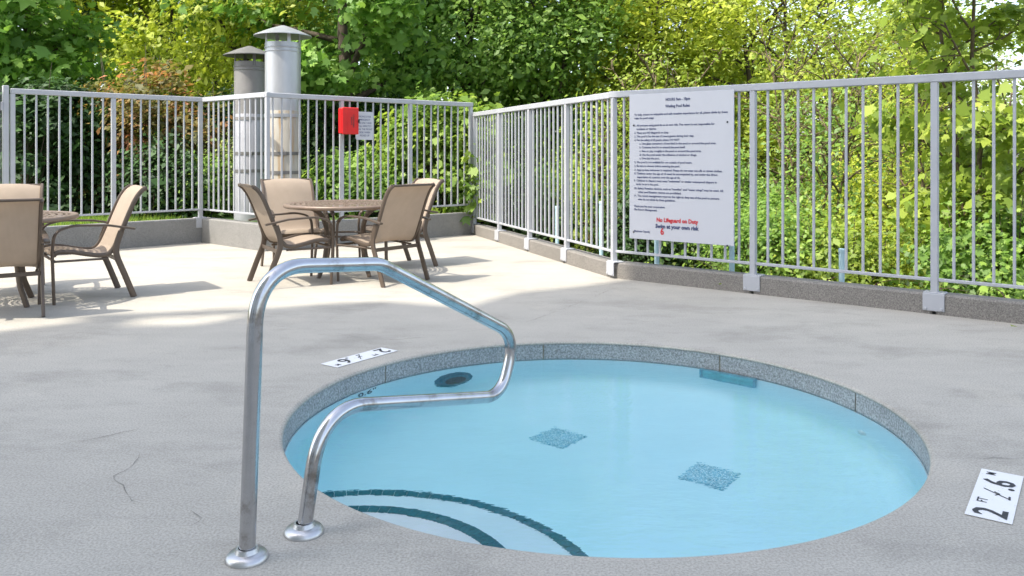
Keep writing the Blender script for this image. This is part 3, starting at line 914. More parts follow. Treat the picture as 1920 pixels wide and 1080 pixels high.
# ------------------------------------------------------------------ red emergency phone box and its notice
def build_phone():
    u, n = frame_of(FM1, FR1)
    c = FM1.lerp(FR1, 1/3.0)
    b = thing('phone_box', 'red plastic emergency phone box mounted on the far fence', 'phone box')
    b.matrix_world = Matrix.Translation(c + u*.03 + n*.02 + ZV*1.455) @ Matrix((u, n, ZV)).transposed().to_4x4()
    MB().box((0, .055, .17), (.235, .10, .34), None, .014).obj('housing', M['red'], b)
    MB().box((0, .118, .17), (.245, .022, .35), None, .009).obj('lid', M['red'], b)
    MB().box((0, .1055, .17), (.228, .006, .332), None, .002).obj('seam', M['dark'], b)
    MB().box((.02, .1305, .17), (.13, .004, .24), None, .0015).obj('lid_panel', M['red'], b)
    for x, z in ((-.122, .26), (-.122, .08)):
        MB().tube([(x, .108, z - .02), (x, .108, z + .02)], .011, 10).obj('hinge', M['red'], b, True, 40)
    MB().box((.118, .135, .17), (.02, .02, .05), None, .004).obj('latch', M['dark'], b)
    o = link('lid_lettering', text_mesh('lid_lettering', 'EMERGENCY\nPHONE', .03, M['dark'], 'CENTER', .0005), b)
    o.rotation_euler = (R(90), R(0), R(180)); o.location = (.02, .1345, .19)
    o.matrix_local = Matrix.Translation((.03, .1338, .17)) @ Matrix((Vector((0, 0, 1)), Vector((-1, 0, 0)) if n.cross(u).z < 0 else Vector((1, 0, 0)), Vector((0, 1, 0)))).transposed().to_4x4()
    s = thing('phone_notice', 'small white notice with blue lettering beside the red box', 'sign')
    rt = u if u.cross(ZV).dot(n) > 0 else -u
    c2 = c + u*.315 + n*.02
    s.matrix_world = Matrix.Translation(c2 + ZV*1.57) @ Matrix((rt, ZV, n)).transposed().to_4x4()
    mb = MB(); rr = .025; W, H = .27, .375; pts = []
    for cx, cy_, a0 in ((W/2-rr, H/2-rr, 0), (-W/2+rr, H/2-rr, 90), (-W/2+rr, -H/2+rr, 180), (W/2-rr, -H/2+rr, 270)):
        for k in range(5): a = R(a0 + k*22.5); pts.append((cx + rr*math.cos(a), cy_ + rr*math.sin(a)))
    m = len(pts)
    mb.v = [Vector((x, y, 0)) for x, y in pts] + [Vector((x, y, -.006)) for x, y in pts]
    mb.f = [list(range(m)), list(range(m, 2*m))[::-1]] + [[i, (i+1) % m, m + (i+1) % m, m + i] for i in range(m)]
    mb.obj('plate', M['signface'], s)
    for k, tx in enumerate(('PHONE IS FOR', 'EMERGENCY', 'USE ONLY AND', 'WILL DIRECTLY', 'DIAL THE FRONT', 'DESK WHEN', 'PICKED UP')):
        link('notice_line', text_mesh('notice_line', tx, .034, M['navy'], 'CENTER', .0005, .88), s, (0, .11 - k*.042, .0007))
build_phone()

# ------------------------------------------------------------------ garden chairs and tables
def build_chair():
    t = thing('sling_chair', '', 'chair')
    W = .255
    prof = [(.60, .385), (.585, .405), (.55, .415), (.46, .408), (.36, .385), (.27, .368), (.205, .372), (.165, .405), (.135, .46), (.085, .58), (.03, .72), (-.015, .82), (-.06, .885), (-.10, .915)]
    # smooth profile
    P = [Vector((0, a, b)) for a, b in prof]
    sm = []
    for i in range(len(P) - 1):
        p0 = P[max(0, i-1)]; p1 = P[i]; p2 = P[i+1]; p3 = P[min(len(P)-1, i+2)]
        for k in range(3):
            s = k/3
            sm.append(0.5*((2*p1) + (p2-p0)*s + (2*p0-5*p1+4*p2-p3)*s*s + (3*p1-p0-3*p2+p3)*s**3))
    sm.append(P[-1])
    mb = MB(); nx = 9
    m = len(sm)
    for off in (0.0, -.004):
        for i, p in enumerate(sm):
            tg = (sm[min(m-1, i+1)] - sm[max(0, i-1)]).normalized(); nn = Vector((0, tg.z, -tg.y))
            for k in range(nx):
                x = -W + 2*W*k/(nx-1)
                sag = -.018*(1 - (x/W)**2)
                nrm = Vector((0, -nn.y, -nn.z)) if nn.z < 0 else nn
                mb.v.append(p + Vector((x, 0, 0)) + nn*(-(sag) * (1)) + nn*off)
    for s in range(2):
        for i in range(m-1):
            for k in range(nx-1):
                a = s*m*nx + i*nx + k
                mb.f.append([a, a+1, a+1+nx, a+nx])
    mb.obj('sling', M['sling'], t, True)
    for s in (-1, 1):
        x = s*(W + .012)
        MB().tube([p + Vector((x, 0, 0)) for p in sm], 1, 8, True, (.014, .019), (1, 0, 0)).obj('side_rail', M['frame'], t, True, 50)
        x2 = s*(W + .030)
        leg = fillet([(x2, .0, .0), (x2, .075, .20), (x2, .155, .40), (x2, .10, .56)], [.3, .25], 5)
        MB().tube(leg, 1, 8, True, (.012, .025), (1, 0, 0)).obj('leg', M['frame'], t, True, 50)
        xa = s*(W + .055)
        arm = fillet([(xa, -.0, .575), (xa, .20, .615), (xa, .46, .628), (xa, .60, .585), (xa, .615, .42), (xa*.98, .60, .0)], [.3, .3, .1, .12, .3], 5)
        k0 = int(len(arm)*.62)
        MB().tube(arm[:k0+1], 1, 8, True, (.010, .021), (0, .25, 1)).obj('arm_rest', M['frame'], t, True, 50)
        MB().tube(arm[k0:], [.013]*len(arm[k0:]), 8).obj('leg', M['frame'], t, True, 50)
        MB().tube([(xa, .60, .345), (s*W, .20, .335)], .010, 8).obj('seat_brace', M['frame'], t, True, 50)
    MB().tube([(-W-.05, .595, .345), (W+.05, .595, .345)], .011, 8).obj('cross_bar', M['frame'], t, True, 50)
    MB().box((0, .125, .325), (2*W+.06, .016, .034), None, .004).obj('cross_bar', M['frame'], t)
    MB().tube([(-W-.01, -.10, .915), (W+.01, -.10, .915)], .012, 8).obj('top_bar', M['frame'], t, True, 50)
    MB().tube([(-W-.01, .595, .385), (W+.01, .595, .385)], .012, 8).obj('front_bar', M['frame'], t, True, 50)
    return t
def place(root, first, loc, face, label, group):
    r = root if first else root.copy()
    if not first:
        COL.objects.link(r)
        for ch in list(root.children):
            c = ch.copy(); COL.objects.link(c); c.parent = r
    r.location = loc
    r.rotation_euler = (0, 0, math.atan2(face[1], face[0]) - math.pi/2)
    r['label'] = label; r['group'] = group
    return r
ch = build_chair()
GC = 'tan sling chairs around the patio tables'
chairs = [((-2.335, 7.59, 0), (.86, .51), 'tan sling chair seen side-on at the left of the far table'),
 ((-2.43, 9.02, 0), (.50, -.87), 'tan sling chair facing us behind the far table, below the flues'),
 ((-.98, 7.69, 0), (-.78, .62), 'tan sling chair with its back to us at the right of the far table'),
 ((-.98, 9.09, 0), (-.80, -.60), 'tan sling chair half hidden behind another, nearest the fence corner'),
 ((-3.36, 7.22, 0), (-.79, -.61), 'tan sling chair in full profile at the near-left table, facing left'),
 ((-3.70, 5.975, 0), (-.56, .83), 'tan sling chair seen from behind, cut by the left picture edge'),
 ((-4.56, 7.50, 0), (.42, -.90), 'tan sling chair facing us behind the left table, by the gate')]
for i, (l, f, lab) in enumerate(chairs):
    c_ = place(ch, i == 0, l, f, lab, GC)
    c_.scale.z = .955 if i == 5 else 1.0
def build_table():
    t = thing('patio_table', '', 'table')
    # perforated top: polar sheet with rings of slots
    mb = MB(); nr, na = 30, 144; r1 = .575; H = .708
    idx = {}
    def V(i, k, z):
        key = (i, k % na, z)
        if key not in idx:
            r = .03 + (r1 - .03)*i/nr; a = 2*math.pi*k/na
            idx[key] = len(mb.v); mb.v.append(Vector((r*math.cos(a), r*math.sin(a), z)))
        return idx[key]
    for i in range(nr):
        for k in range(na):
            if i % 3 == 1 and (k % 4 in (0, 1, 2)) and 2 < i < nr - 2 and (i // 9) % 2 == 0: continue
            if i % 2 == 1 and k % 2 == 0 and 2 < i < nr-2 and (i // 9) % 2 == 1: continue
            mb.f.append([V(i, k, H), V(i+1, k, H), V(i+1, k+1, H), V(i, k+1, H)])
    tp = mb.obj('table_top', M['tabletop'], t)
    MB().lathe([(.572, H-.030), (.590, H-.034), (.600, H-.026), (.602, H-.008), (.594, H+.003), (.578, H+.005), (.570, H)], 72).obj('rim', M['tabletop'], t, True)
    MB().lathe([(.030, H-.03), (.030, H+.003), (.024, H+.003), (.024, H-.03)], 24).obj('parasol_hole', M['tabletop'], t, True, 40)
    for k in range(4):
        a = R(45 + 90*k + 8); ca, sa = math.cos(a), math.sin(a)
        pts = [(r*ca, r*sa, z) for r, z in ((.46, H-.02), (.40, H-.035), (.30, H-.10), (.245, H-.22), (.235, .36), (.27, .16), (.345, 0))]
        MB().tube(fillet(pts, [.05, .12, .12, .2, .2], 4), 1, 8, True, (.013, .024), (-sa, ca, 0)).obj('leg', M['frame'], t, True, 50)
    for r, z in ((.245, .40), (.44, H-.032)):
        MB().tube([(r*math.cos(2*math.pi*k/40), r*math.sin(2*math.pi*k/40), z) for k in range(41)], .010, 8, False).obj('ring_brace', M['frame'], t, True)
    return t
tb = build_table()
place(tb, True, (-1.66, 8.28, 0), (1, 0), 'round bronze patio table by the far fence with four chairs', 'round patio tables')
place(tb, False, (-4.13, 6.62, 0), (.9, .3), 'round bronze patio table cut off by the left picture edge', 'round patio tables')

# ------------------------------------------------------------------ pale blue pipes behind the fence
for (x, y, top, lab) in ((2.86, 7.20, .375, 'pale blue pipe stub standing alone behind the right fence'),
        (2.00, 7.55, .55, 'pale blue pipe behind the lower right corner of the rules sign'),
        (1.44, 8.25, .55, 'pale blue pipe showing below the left half of the rules sign'),
        (1.07, 9.95, .62, 'pale blue pipe behind the sunlit fence next to its near corner post'),
        (.58, 10.65, .52, 'pale blue pipe behind the middle of the sunlit fence')):
    p = thing('blue_pipe', lab, 'pipe', (x, y, -.3), 0, 'pale blue pipes beyond the fence')
    MB().tube([(0, 0, 0), (0, 0, top + .3)], .024, 16).obj('pipe', M['blue'], p, True, 40)
    MB().lathe([(.0255, top + .27), (.0275, top + .275), (.0275, top + .302), (.022, top + .308), (.002, top + .309)], 16).obj('cap', M['blue'], p, True, 40)

# ------------------------------------------------------------------ vegetation
SHAPES = {
 'oval': (np.array([(0, -.5, 0), (.27, -.05, .07), (0, .5, 0), (-.27, -.05, .07)]),),
 'long': (np.array([(0, -.5, 0), (.17, 0, .05), (0, .5, -.04), (-.17, 0, .05)]),),
 'maple': (np.array([(0, -.42, 0), (.20, -.34, .0), (.46, -.22, -.05), (.30, -.02, .02), (.50, .20, -.06), (.19, .18, .03), (0, .56, -.05), (-.19, .18, .03), (-.50, .20, -.06), (-.30, -.02, .02), (-.46, -.22, -.05), (-.20, -.34, 0)]),),
 'blade': (np.array([(-.05, 0, 0), (.05, 0, 0), (.0, 1.0, .25)]),),
}
def leaf_mesh(name, C, N, size, tint, shape, mat, rng, spin=None):
    """C centres, N normals -> one mesh of leaf faces with a per-face tint"""
    S = SHAPES[shape][0]; k = len(S); n = len(C)
    N = N / (np.linalg.norm(N, axis=1, keepdims=True) + 1e-9)
    r = rng.normal(size=(n, 3)); 
    if spin is not None: r = spin
    T = r - N * (r * N).sum(1, keepdims=True); T /= np.linalg.norm(T, axis=1, keepdims=True) + 1e-9
    B = np.cross(N, T)
    V = C[:, None, :] + size[:, None, None] * (S[None, :, 0:1]*B[:, None, :] + S[None, :, 1:2]*T[:, None, :] + S[None, :, 2:3]*N[:, None, :])
    me = bpy.data.meshes.new(name)
    me.vertices.add(n*k); me.vertices.foreach_set('co', V.reshape(-1).astype(np.float32))
    me.loops.add(n*k); me.loops.foreach_set('vertex_index', np.arange(n*k, dtype=np.int32))
    me.polygons.add(n); me.polygons.foreach_set('loop_start', np.arange(n, dtype=np.int32)*k)
    me.polygons.foreach_set('loop_total', np.full(n, k, dtype=np.int32))
    me.materials.append(mat)
    at = me.attributes.new('tint', 'FLOAT', 'FACE'); at.data.foreach_set('value', np.clip(tint, 0, 1).astype(np.float32))
    me.update(); me.validate()
    return me

def tubes_mesh(name, chains, mat):
    mb = MB()
    for pts, rad in chains:
        mb.tube(pts, rad, 7 if rad[0] > .03 else 5, True)
    return mb.mesh(name, mat, True)

def make_tree(name, label, cat, loc, rng, height, tr, zlow, spread, leafk, n_leaf, lsize, shape='oval', bark='bark', lean=(0, 0), limbs=11, subs=6, cl=0.45, flat=0.6, stems=1, group=None, top=1.0, zmin=None):
    t = thing(name, label, cat, loc, 0, group)
    chains, tips = [], []
    for s in range(stems):
        a0 = rng.uniform(0, 2*np.pi)
        off = np.array([math.cos(a0), math.sin(a0), 0]) * (0.12 * (s > 0))
        ln = np.array([lean[0], lean[1], 0.0]) + (np.array([math.cos(a0), math.sin(a0), 0]) * .16 if stems > 1 else 0)
        m = 9
        P = []
        w = rng.normal(size=(m, 3)) * np.array([.05, .05, 0]) * height/6
        for i in range(m):
            f = i/(m-1)
            P.append(off + ln*height*f + np.array([0, 0, height*f - .2*(i == 0)]) + w[i]*f)
        rad = [tr/(1 + .35*(stems-1))*(1 - .86*(i/(m-1))) + .008 for i in range(m)]
        chains.append((P, rad))
        P = np.array(P)
        for k in range(limbs):
            f = zlow + (1 - zlow)*(k + rng.uniform(0, .8))/limbs
            f = min(f, .98)
            q = f*(m-1); i = min(int(q), m-2); p0 = P[i]*(1-(q-i)) + P[i+1]*(q-i)
            az = k*2.399 + rng.uniform(-.5, .5) + a0
            prof = math.sin(math.pi*min(1, .22 + .78*(1-(f-zlow)/(1-zlow+1e-6))**.8))**.5
            L = spread*prof*rng.uniform(.75, 1.15)
            el = R(rng.uniform(8, 40) + 25*(f-zlow))
            dr = np.array([math.cos(az)*math.cos(el), math.sin(az)*math.cos(el), math.sin(el)])
            pts = [p0]; d = dr.copy()
            for j in range(5):
                d = d + rng.normal(size=3)*.14 + np.array([0, 0, .04]); d /= np.linalg.norm(d)
                pts.append(pts[-1] + d*L/5)
            r0 = max(.012, rad[i]*.5)
            chains.append((pts, [r0*(1-.8*j/5)+.004 for j in range(6)]))
            pts = np.array(pts)
            for b in range(subs):
                g = .3 + .7*(b + rng.uniform(0, .9))/subs; g = min(g, .99)
                qq = g*5; j = min(int(qq), 4); s0 = pts[j]*(1-(qq-j)) + pts[j+1]*(qq-j)
                sd = (pts[j+1]-pts[j]); sd = sd/np.linalg.norm(sd) + rng.normal(size=3)*np.array([.75, .75, .4]); sd /= np.linalg.norm(sd)
                sl = L*rng.uniform(.2, .45)
                s1 = s0 + sd*sl*.5 + rng.normal(size=3)*.03; s2 = s0 + sd*sl + np.array([0, 0, -.06*sl])
                chains.append(([s0, s1, s2], [.010, .007, .003]))
                tips += [s1, s2, (s1+s2)/2]
            tips.append(pts[-1])
    tips = np.array(tips)
    if zmin is not None: tips = tips[tips[:, 2] > zmin]
    w = rng.gamma(2.0, 1.0, len(tips)); w /= w.sum()
    ids = rng.choice(len(tips), n_leaf, p=w)
    ctint = rng.uniform(.1, .9, len(tips))
    off = rng.normal(size=(n_leaf, 3)) * cl * np.array([1, 1, flat]) * .5
    C = tips[ids] + off
    cen = tips.mean(0)
    out = C - cen; out /= np.linalg.norm(out, axis=1, keepdims=True) + 1e-6
    N = np.array([0, 0, .25]) + np.array(to_sun)*.6 + out*.4 + rng.normal(size=(n_leaf, 3))*.5
    size = lsize*np.exp(rng.normal(size=n_leaf)*.34 - .06)
    tint = ctint[ids]*.6 + rng.uniform(0, .4, n_leaf)
    link('trunk', tubes_mesh('trunk', chains, M[bark]), t)
    link('crown', leaf_mesh('crown', C, N, size, tint, shape, LEAF[leafk], rng), t)
    return t

def make_bush(name, label, cat, loc, rng, rx, ry, h, leafk, n_leaf, lsize, shape='oval', group=None, z0=0.1, boxy=1.0, stems=9, sparse=0.14):
    t = thing(name, label, cat, loc, 0, group)
    nc = max(40, n_leaf // 70)
    d = rng.normal(size=(nc, 3)); d /= np.linalg.norm(d, axis=1, keepdims=True)
    d[:, 2] = np.where(rng.uniform(size=nc) < .6, np.abs(d[:, 2]), d[:, 2])
    if boxy < 1: d = np.sign(d)*np.abs(d)**boxy
    rr = rng.uniform(.45, 1.02, nc)[:, None]**.6 * (1 + .2*np.sin(d[:, :1]*7 + d[:, 1:2]*5) + .12*np.sin(d[:, :1]*15 + d[:, 2:3]*11))
    K = d*rr*np.array([rx, ry, h*.62]) + np.array([0, 0, h*.36])
    K[:, 2] = np.maximum(K[:, 2], z0)
    chains = []
    for s in range(stems):
        e = K[rng.integers(nc)]
        b = np.array([rng.normal()*.12*rx, rng.normal()*.12*ry, -.1])
        md = b*.5 + e*.5 + rng.normal(size=3)*.08
        chains.append(([b, md, e], [.018, .012, .004]))
    for k in range(nc // 2):
        e = K[rng.integers(nc)]; s = e*.45 + np.array([0, 0, h*.15]) + rng.normal(size=3)*.1
        chains.append(([s, (s+e)/2 + rng.normal(size=3)*.05, e*1.05], [.007, .005, .003]))
    for k in range(stems):
        a = rng.uniform(0, 2*np.pi); rr_ = rng.uniform(.2, .95)
        e = np.array([math.cos(a)*rx*rr_, math.sin(a)*ry*rr_, h*rng.uniform(.75, 1.12)])
        b = e*np.array([.45, .45, 0]) + np.array([0, 0, .0])
        chains.append(([b, b*.5 + e*.5 + rng.normal(size=3)*.06, e], [.011, .008, .003]))
    ids = rng.integers(0, nc, n_leaf)
    C = K[ids] + rng.normal(size=(n_leaf, 3))*sparse*np.array([1, 1, .8])
    C[:, 2] = np.maximum(C[:, 2], .02)
    out = C - np.array([0, 0, h*.35]); out /= np.linalg.norm(out, axis=1, keepdims=True) + 1e-6
    N = out*.55 + np.array(to_sun)*.6 + np.array([0, 0, .1]) + rng.normal(size=(n_leaf, 3))*.5
    ct = rng.uniform(0, 1, nc)
    tint = ct[ids]*.55 + rng.uniform(0, .45, n_leaf)
    link('stem', tubes_mesh('stem', chains, M['bark']), t)
    link('foliage', leaf_mesh('foliage', C, N, lsize*np.exp(rng.normal(size=n_leaf)*.36 - .05), tint, shape, LEAF[leafk], rng), t)
    return t

def vegetation():
    G = np.random.default_rng
    # ---- left, beyond the lawn strip
    make_bush('laurel_hedge', 'dense dark green laurel hedge behind the fence beside the gate', 'hedge', (-7.35, 12.5, .24), G(1), 1.0, .6, 2.05, 'laurel', 9000, .10, 'oval', None, .05, .6, 9, .10)
    make_bush('red_tinged_shrub', 'green shrub with reddish young leaves left of the flues', 'shrub', (-5.75, 13.2, .24), G(2), 1.15, .8, 2.35, 'redleaf', 9000, .095, 'oval')
    make_bush('evergreen_shrub', 'dark evergreen shrub filling the corner left of the flues', 'shrub', (-4.85, 14.1, .24), G(3), 1.0, .8, 2.0, 'laurel', 7000, .09)
    make_bush('evergreen_shrub', 'low dark evergreen shrub in front of the reddish shrub', 'shrub', (-5.25, 12.3, .24), G(4), .75, .45, 1.05, 'laurel', 5000, .08)
    make_bush('evergreen_shrub', 'dark shrub beneath the overhanging maple at far left', 'shrub', (-9.4, 15.2, .24), G(5), 1.5, .8, 2.1, 'dark', 7000, .11)
    make_bush('evergreen_shrub', 'dark glossy shrub between the hedge and the reddish shrub', 'shrub', (-6.55, 12.9, .24), G(51), .75, .5, 1.5, 'laurel', 6500, .09)
    make_bush('evergreen_shrub', 'rounded dark shrub behind the second left fence post', 'shrub', (-4.75, 12.55, .24), G(52), .5, .4, .9, 'mid', 3500, .07)
    make_bush('flowering_shrub', 'pale speckled shrub between the flues and the inner fence corner', 'shrub', (-4.25, 13.0, .24), G(6), .6, .5, 1.25, 'pale', 4500, .05)
    make_bush('garden_shrub', 'green shrub low behind the fence right of the flues', 'shrub', (-2.35, 12.75, .24), G(7), .8, .5, .95, 'mid', 5500, .08)
    make_bush('garden_shrub', 'green shrub with leaves coloured dark for the shade behind the red phone box', 'shrub', (-1.75, 14.3, .24), G(8), .9, .6, 1.35, 'dark', 5500, .09)  # deep shade behind this fence is put into the leaf colour
    make_bush('evergreen_shrub', 'dark leaf mass added for the deep shade around the brown trunk behind the phone box', 'shrub', (-2.9, 15.2, .24), G(53), 1.5, .7, 2.0, 'laurel', 9000, .10)  # dark foliage put here to read as deep shade
    make_bush('climbing_shrub', 'bright yellow-green climbing shrub crowding the far fence corner', 'shrub', (-1.15, 13.05, .2), G(9), .85, .50, 1.85, 'ivy', 11000, .10, 'maple', None, .02, .7)
    make_bush('climbing_shrub', 'leafy green climber spilling through the fence corner over the kerb', 'shrub', (-.50, 12.72, .2), G(10), .32, .38, 1.05, 'ivy', 3500, .10, 'maple', None, .02)
    make_tree('maple_tree', 'maple at far left with pale trunk and hanging green leaves', 'tree', (-8.75, 15.0, .2), G(11), 4.0, .14, .40, 1.7, 'maple', 5500, .17, 'maple', 'barklight', (0, 0), 12, 6, .6, .45)
    make_tree('yellow_tree', 'sunlit yellow-green tree behind the reddish shrub', 'tree', (-8.4, 20.5, .2), G(12), 5.3, .12, .12, 3.4, 'lime', 26000, .14, 'oval', 'bark', (0, 0), 16, 7, .7)
    make_tree('branchy_tree', 'dark slender tree with bare lower boughs above the dull flue', 'tree', (-5.0, 16.2, .2), G(13), 5.0, .11, .16, 3.0, 'lime', 20000, .11, 'oval', 'bark', (-.10, 0), 15, 7, .6)
    make_tree('maple_tree', 'maple with stout brown trunk behind the red phone box', 'tree', (-3.05, 15.0, .2), G(14), 5.0, .19, .20, 2.6, 'maple', 15000, .155, 'maple', 'bark', (0, 0), 15, 6, .62, .45, 1, None, 1, 1.8)
    make_tree('broadleaf_tree', 'deep green broadleaf tree behind the far fence corner', 'tree', (-.9, 16.8, .1), G(15), 4.5, .15, .12, 2.7, 'mid', 20000, .12, 'oval', 'bark', (0, 0), 16, 7, .7)
    make_tree('broadleaf_tree', 'dense green tree left of the yellow-green trees', 'tree', (.75, 17.2, -.6), G(16), 5.0, .15, .10, 2.5, 'mid', 20000, .12, 'oval', 'bark', (0, 0), 17, 7, .7)
    make_tree('broadleaf_tree', 'dark green tree standing far behind the flues', 'tree', (-5.6, 22.0, .2), G(17), 5.9, .16, .10, 3.2, 'mid', 18000, .15, 'oval', 'bark', (0, 0), 16, 7, .8)
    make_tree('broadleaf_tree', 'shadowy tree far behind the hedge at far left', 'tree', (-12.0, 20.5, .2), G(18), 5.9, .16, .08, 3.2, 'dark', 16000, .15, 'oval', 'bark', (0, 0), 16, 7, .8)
    # ---- right, on the bank
    make_tree('alder_tree', 'slim yellow-green tree just left of the rules sign top', 'tree', (2.75, 17.6, -1.6), G(21), 6.2, .10, .20, 2.3, 'lime', 26000, .11, 'oval', 'bark', (0, 0), 16, 7, .6, .6, 2)
    make_tree('alder_tree', 'yellow-green tree rising straight behind the rules sign', 'tree', (4.0, 19.0, -1.9), G(22), 6.5, .10, .20, 2.5, 'lime', 26000, .11, 'oval', 'bark', (0, 0), 16, 7, .6)
    make_tree('alder_tree', 'tree with forked dark trunk right of the rules sign', 'tree', (5.75, 17.3, -1.8), G(23), 6.3, .15, .24, 2.9, 'lime', 22000, .105, 'oval', 'bark', (0, 0), 15, 7, .6, .6, 2)
    make_tree('alder_tree', 'thin airy tree with sky showing through, right of centre', 'tree', (7.7, 18.3, -2.1), G(24), 6.0, .09, .26, 2.6, 'lime', 11000, .10, 'oval', 'bark', (0, 0), 13, 6, .55)
    make_tree('alder_tree', 'sparse pale tree behind the rightmost fence post', 'tree', (10.2, 19.5, -2.4), G(25), 6.0, .09, .26, 2.4, 'pale', 9500, .10, 'oval', 'bark', (0, 0), 13, 6, .55)
    make_tree('maple_sapling', 'young maple with large pale leaves close behind the right fence', 'tree', (5.15, 9.1, -.7), G(26), 4.6, .035, .10, 1.05, 'limeg', 5600, .11, 'maple', 'barklight', (.02, 0), 16, 5, .42, .5, 2)
    make_tree('alder_tree', 'yellow-green tree farther back between sign and forked trunk', 'tree', (6.3, 23.5, -2.6), G(27), 8.0, .12, .14, 2.9, 'lime', 17000, .14, 'oval', 'bark', (0, 0), 15, 7, .8)
    make_tree('alder_tree', 'distant pale green tree far right behind the sparse tree', 'tree', (13.2, 24.5, -3.0), G(28), 7.4, .12, .14, 3.0, 'limeg', 14000, .14, 'oval', 'bark', (0, 0), 15, 7, .8)
    make_tree('alder_tree', 'distant green tree low behind the airy tree', 'tree', (9.6, 24.0, -3.0), G(29), 6.4, .12, .14, 2.9, 'limeg', 14000, .14, 'oval', 'bark', (0, 0), 15, 7, .8)
    spots = [
     (.55, 14.6, -.9, 1.0, .8, 2.1, 'mid', 'green bush beyond the middle of the sunlit fence'),
     (1.55, 13.4, -.9, .9, .7, 1.8, 'limeg', 'light green bush beyond the near end of the sunlit fence'),
     (.25, 12.9, -.4, .55, .5, 1.2, 'dark', 'small dark bush at the foot of the sunlit fence'),
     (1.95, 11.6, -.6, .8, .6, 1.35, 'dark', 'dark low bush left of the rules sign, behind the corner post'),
     (3.0, 12.6, -.9, 1.1, .8, 2.2, 'mid', 'green bush hidden mostly behind the rules sign'),
     (3.0, 9.9, -.5, .75, .6, 1.0, 'mid', 'low bush showing beneath the rules sign'),
     (4.05, 12.4, -1.0, .8, .7, 1.55, 'mid', 'shaded bush just right of the rules sign'),
     (3.75, 9.7, -.6, .7, .55, 1.0, 'limeg', 'low leafy bush behind the lone blue pipe stub'),
     (5.35, 12.5, -1.1, .95, .8, 2.25, 'lime', 'bright yellow-green bush mid-way along the right fence'),
     (4.55, 10.3, -.8, .65, .6, 1.1, 'lime', 'yellow-green low bush left of the rightmost post'),
     (6.7, 13.4, -1.4, 1.0, .9, 2.6, 'limeg', 'rounded light green bush behind the rightmost post'),
     (5.2, 8.6, -.6, .9, .6, 1.25, 'mid', 'dark leafy bush below the young maple at right'),
     (7.7, 12.2, -1.4, 1.1, .9, 2.3, 'pale', 'pale bush at the far right edge beyond the fence'),
     (2.2, 15.6, -1.3, 1.2, .9, 2.3, 'limeg', 'tall bush at the feet of the slim yellow-green tree'),
     (4.9, 15.6, -1.6, 1.2, .9, 2.2, 'dark', 'dark bush below the forked trunk'),
     (6.6, 16.6, -1.9, 1.2, 1.0, 2.6, 'mid', 'green bush between the forked trunk and the airy tree'),
     (8.3, 16.3, -1.9, 1.2, 1.0, 2.8, 'limeg', 'broad bush below the airy tree'),
     (10.4, 15.6, -2.0, 1.4, 1.0, 2.9, 'pale', 'broad pale bush below the sparse tree at right'),
    ]
    sap = [(4.75, 13.2, -1.2, 4.0, 'limeg', 'thin leafy sapling rising right of the rules sign'), (3.95, 10.9, -.8, 2.5, 'mid', 'short sapling above the lone blue pipe stub'),
     (5.9, 11.6, -1.1, 3.3, 'lime', 'upright yellow-green sapling left of the rightmost post'), (6.2, 14.9, -1.6, 4.2, 'limeg', 'slender sapling seen left of the young maple'),
     (1.05, 12.2, -.6, 2.3, 'limeg', 'thin sapling behind the middle of the sunlit fence'), (7.1, 11.0, -1.2, 3.2, 'pale', 'pale sapling at the right picture edge'), (2.45, 13.4, -1.0, 3.4, 'limeg', 'sapling rising left of the rules sign')]
    for i, (x, y, z, hh, k, lab) in enumerate(sap):
        make_tree('sapling', lab, 'tree', (x, y, z), G(60+i), hh, .030, .18, hh*.24, k, 2600, .065, 'oval', 'barklight', (0, 0), 14, 5, .34, .7, 3, 'saplings on the bank')
    for i, (x, y, z, rx, ry, h, k, lab) in enumerate(spots):
        near = y < 11
        make_bush('bank_bush', lab, 'bush', (x, y, z), G(40+i), rx, ry, h, k, int((4200 + 2600*rx*h*.5)*(1.35 if near else 1.75)), .058 if near else .062, 'maple' if 'maple' in lab else 'oval', 'bushes on the bank beyond the fence', .1, 1.0, 20, .19)
    # ---- dry bramble canes trailing behind the right-hand kerb
    rng = G(90)
    for i, lab in enumerate(('dry reddish bramble canes trailing behind the kerb right of the blue pipe stub', 'dry bramble canes lying behind the kerb beneath the rules sign')):
        b0 = FB1 + FCd*((2.9, .9)[i])
        t = thing('bramble', lab, 'bramble', (b0.x, b0.y, 0), 0, 'dry brambles behind the right kerb')
        chains = []
        for k in range(26):
            x0 = rng.uniform(-.8, 1.3); o = rng.uniform(.35, 1.0)
            p = np.array(FCd[:])*x0 + np.array([.634, .773, 0])*o + np.array([0, 0, -.15])
            d = np.array([rng.normal(), rng.normal()*.6, .75]); pts = [p]
            for q in range(6):
                d = d + np.array([rng.normal()*.25, rng.normal()*.25, -.22]); d /= np.linalg.norm(d)
                pts.append(pts[-1] + d*rng.uniform(.07, .14))
            chains.append((pts, [.006 - .0007*q for q in range(7)]))
        link('cane', tubes_mesh('cane', chains, M['cane']), t)
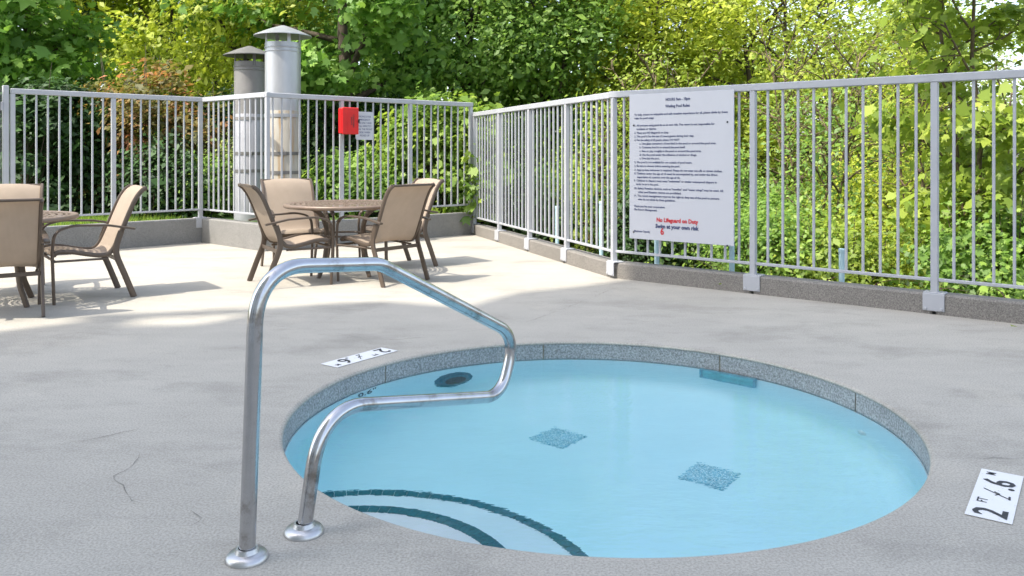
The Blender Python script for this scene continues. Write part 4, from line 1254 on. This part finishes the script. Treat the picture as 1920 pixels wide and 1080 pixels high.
        n = 700; src = np.array([c[0][rng.integers(1, 7)] for c in [chains[j] for j in rng.integers(0, 26, n)]])
        link('foliage', leaf_mesh('foliage', src + rng.normal(size=(n, 3))*.05, np.array(to_sun) + rng.normal(size=(n, 3))*.6, rng.uniform(.03, .075, n), rng.uniform(0, 1, n), 'oval', LEAF['pale' if i == 0 else 'limeg'], rng), t)
    # ---- far wood, one mass
    rng = G(77); n = 60000
    a = rng.uniform(-.78, .70, n)
    dist = rng.uniform(25, 33, n)
    hmax = np.where(a < .16, 9.5, 4.2 - 3.0*np.clip((a-.16)/.5, 0, 1)) + 1.2*np.sin(a*31) + .7*np.sin(a*83+2)
    z = -3 + (hmax + 3)*rng.uniform(0, 1, n)**.8
    C = np.stack([np.sin(a)*dist, np.cos(a)*dist, z], 1)
    N = np.stack([-np.sin(a), -np.cos(a), np.full(n, .7)], 1) + rng.normal(size=(n, 3))*.6
    tint = .5 + .5*np.sin(a*40 + z*1.7)*.6 + rng.uniform(-.3, .3, n)
    w = link('far_wood', leaf_mesh('far_wood', C, N, rng.uniform(.25, .5, n), tint, 'oval', LEAF['mid'], rng))
    w['kind'] = 'stuff'; w['label'] = 'mass of distant woodland foliage closing the view'
    # ---- grass along the left kerb
    rng = G(78); n = 9000
    t_ = rng.uniform(0, 1, n); back = rng.uniform(.18, 2.2, n)
    A = np.array(FL0[:2]) - np.array(uL[:2])*3; B_ = np.array(FL1[:2])
    P = A + (B_-A)*t_[:, None] - np.array(nL[:2])*back[:, None]
    C = np.stack([P[:, 0], P[:, 1], np.full(n, .235)], 1)
    up = np.stack([rng.normal(size=n)*.35, rng.normal(size=n)*.35, np.ones(n)], 1)
    Nn = np.stack([rng.normal(size=n), rng.normal(size=n), np.zeros(n)], 1)
    g = link('grass', leaf_mesh('grass', C, Nn, rng.uniform(.06, .13, n), rng.uniform(0, 1, n), 'blade', LEAF['ivy'], rng, up))
    g['kind'] = 'stuff'; g['label'] = 'short grass along the back of the left kerb'
vegetation()
